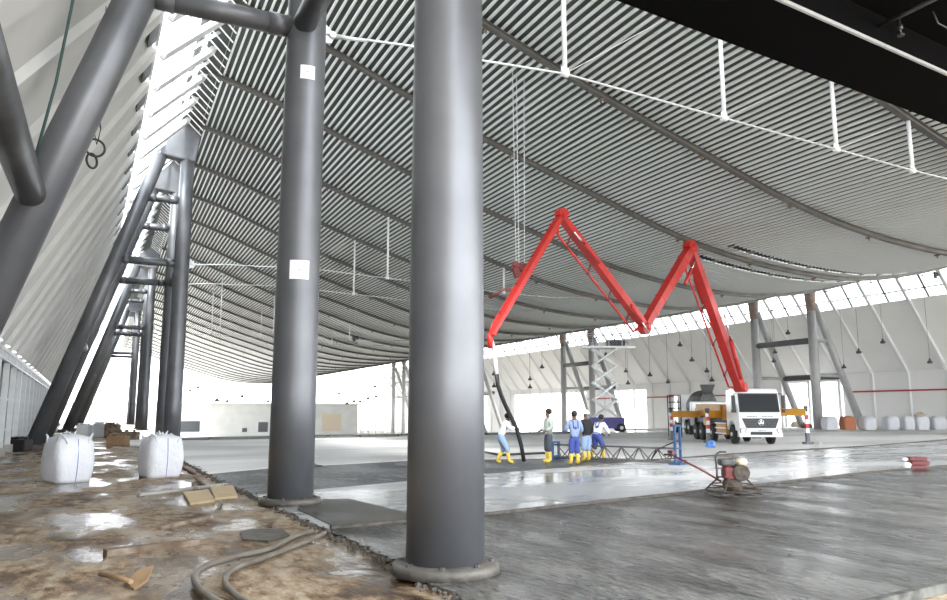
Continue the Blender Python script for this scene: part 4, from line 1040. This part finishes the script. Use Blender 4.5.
stick('batten', 'short dark batten touching the pale plank', (193, 483), (197, 490), .03, RUSTW)
stick('batten', 'reddish batten leading from the right bulk bag', (180, 465), (196, 474), .03, REDD)
stick('rebar_offcut', 'short curved grey hose offcut beside the plywood', (216, 512), (222, 500), .02, HOSE, 'offcut', False)
t = thing('shovel', 'muddy broken shovel lying in the foreground at lower left', 'shovel', G(128, 578, -.03), 0)
o0 = G(128, 578, -.03)
b = nb(); A = G(100, 574, .02) - o0; B_ = G(131, 582, .03) - o0; path(b, [A, (A + B_) / 2 + Vector((0, .02, .01)), B_], .025, 8); obj('handle', b, WOOD, t)
b = nb(); q = [G(*c, 0) - o0 for c in ((124, 582), (134, 588), (148, 582), (153, 574), (140, 575))]
prism(b, [(v.x, v.y, z_) for v, z_ in zip(q, (.0, .0, .03, .09, .07))], (0, 0, .025)); obj('blade', b, WOOD, t, bevel=.006)
# hoses
def hosep(pts, r, label, z=.02):
    q = [G(a, c, z) for a, c in pts]; out = []
    for i in range(len(q) - 1):
        p0_ = q[max(i - 1, 0)]; p1_ = q[i]; p2 = q[i + 1]; p3 = q[min(i + 2, len(q) - 1)]
        for k in range(6):
            t_ = k / 6; out.append(.5 * ((2 * p1_) + (-p0_ + p2) * t_ + (2 * p0_ - 5 * p1_ + 4 * p2 - p3) * t_ ** 2 + (-p0_ + 3 * p1_ - 3 * p2 + p3) * t_ ** 3))
    out.append(q[-1]); b_ = nb(); path(b_, out, r, 10); return tag(obj('hose', b_, HOSE), label, 'hose')
hosep([(236, 612), (215, 600), (199, 588), (195, 576), (206, 566), (235, 557), (270, 549), (293, 537), (312, 531)], .035, 'thick grey hose looping in the foreground, outer of two')
hosep([(262, 612), (243, 600), (228, 588), (226, 577), (238, 567), (266, 557), (298, 545), (325, 533)], .03, 'grey hose looping in the foreground, inner of two')
hosep([(310, 460), (316, 465), (322, 466)], .03, 'small dark hose end on the far slab behind the second column')
# thin pipe line behind crew
b = nb(); path(b, [G(484, 452, .1), G(500, 455, .1), G(520, 454, .1), G(545, 453, .1)], .045, 8); tag(obj('pipe', b, GUN), 'dark pipe lying on the slab behind the man at the hose', 'pipe')
# block of red forms
c = G(917, 469); t = thing('block_stack', 'small stack of red blocks on the slab near the right edge', 'blocks', (c.x, c.y, 0), -YAW)
for k in range(3):
    b = nb(); box(b, (.05 * (k % 2), 0, .06 + .12 * k), (.5, .3, .1)); obj('block', b, REDD, t, bevel=.01)
b = nb(); ball(b, (-.3, -.05, .1), .13, (1, .8, .8)); ball(b, (-.32, 0, .28), .09, (1, .8, .6)); obj('wrapping', b, C_WHITE, t, 'crumpled white wrapping')
c = G(711, 447.5); b = nb(); 
g = bmesh.ops.create_icosphere(b, subdivisions=2, radius=.22, matrix=Matrix.Translation((c.x, c.y, .14)))
for v in g['verts']: v.co += Vector((random.uniform(-.08, .08), random.uniform(-.08, .08), random.uniform(-.06, .06)))
tag(obj('plastic_bag', b, mat('blue_plastic', (.15, .32, .75), .4)), 'crumpled blue plastic bag on the slab before the truck', 'bag')
# clutter far left
for i, (px, py, w_, h_, m_, l, n_) in enumerate(((118, 446, .9, .5, WOOD, 'brown wooden crate in the clutter under the left frames, right one', 'crate'),
        (126, 440, 1.4, .5, RUSTW, 'wide brown pallet stack in the clutter beyond the bulk bags', 'pallet_stack'),
        (101, 437, .9, .9, BAG, 'small pale sack heap far beyond the bulk bags', 'sack_heap'), (112, 438, .8, .9, RUSTW, 'small brown box in the clutter beside the pale sack heap', 'crate'),
        (84, 437, .8, .8, BAG, 'pale sack at the far foot of the left legs', 'sack_heap'), (19, 451, .8, .5, GUN, 'dark low bundle lying by the left wall frames', 'bundle'))):
    p = G(px, py, -.03); b = nb(); box(b, (p.x, p.y, h_ / 2 - .03), (w_, .7, h_), rz(-.4))
    for k in range(3): box(b, (p.x - w_ * .3 + k * w_ * .3, p.y, h_ - .03 + .06), (.12, .8, .12), rz(-.4 + .2 * k))
    tag(obj(n_, b, m_, bevel=.04), l, n_.split('_')[0])
# junk by the right wall
for px, py, r, m_, l in ((797, 427, .55, SAND, 'sandy rubble mound beside the right outrigger, left one'), (806, 428, .45, RUSTW, 'brown rubble mound beside the right outrigger, right one')):
    p = G(px, py); b = nb(); ball(b, (p.x, p.y, .2), r, (1.4, 1, .9)); ball(b, (p.x + .5, p.y, .15), r * .7, (1.2, 1, .8)); tag(obj('rubble_mound', b, m_), l, 'rubble')

# ------------------------------------------------------------------ light, world, camera
wd = bpy.data.worlds.new('sky'); bpy.context.scene.world = wd; wd.use_nodes = True; nt = wd.node_tree
bg = nt.nodes['Background']; bg.inputs['Color'].default_value = (.93, .965, 1.0, 1); bg.inputs['Strength'].default_value = 1.0
sd_ = bpy.data.lights.new('sun', 'SUN'); sd_.energy = 1.5; sd_.angle = math.radians(12); sd_.color = (1, .97, .92)
so_ = bpy.data.objects.new('sun', sd_); C.objects.link(so_); so_.rotation_euler = (math.radians(35), math.radians(-38), 0)
cam = bpy.data.cameras.new('camera'); co = bpy.data.objects.new('camera', cam); C.objects.link(co)
cam.sensor_width = 36; cam.lens = F / 947 * 36; cam.clip_end = 1000
co.location = (0, 0, H); co.rotation_euler = (PI / 2 + TH, 0, -YAW)
sc = bpy.context.scene; sc.camera = co
sc.view_settings.view_transform = 'Standard'; sc.view_settings.look = 'None'; sc.view_settings.gamma = 1; sc.view_settings.use_curve_mapping = False
sc.view_settings.exposure = 3.05
sc.cycles.use_denoising = True; sc.cycles.max_bounces = 8; sc.cycles.diffuse_bounces = 5; sc.cycles.glossy_bounces = 4; sc.cycles.transparent_max_bounces = 12
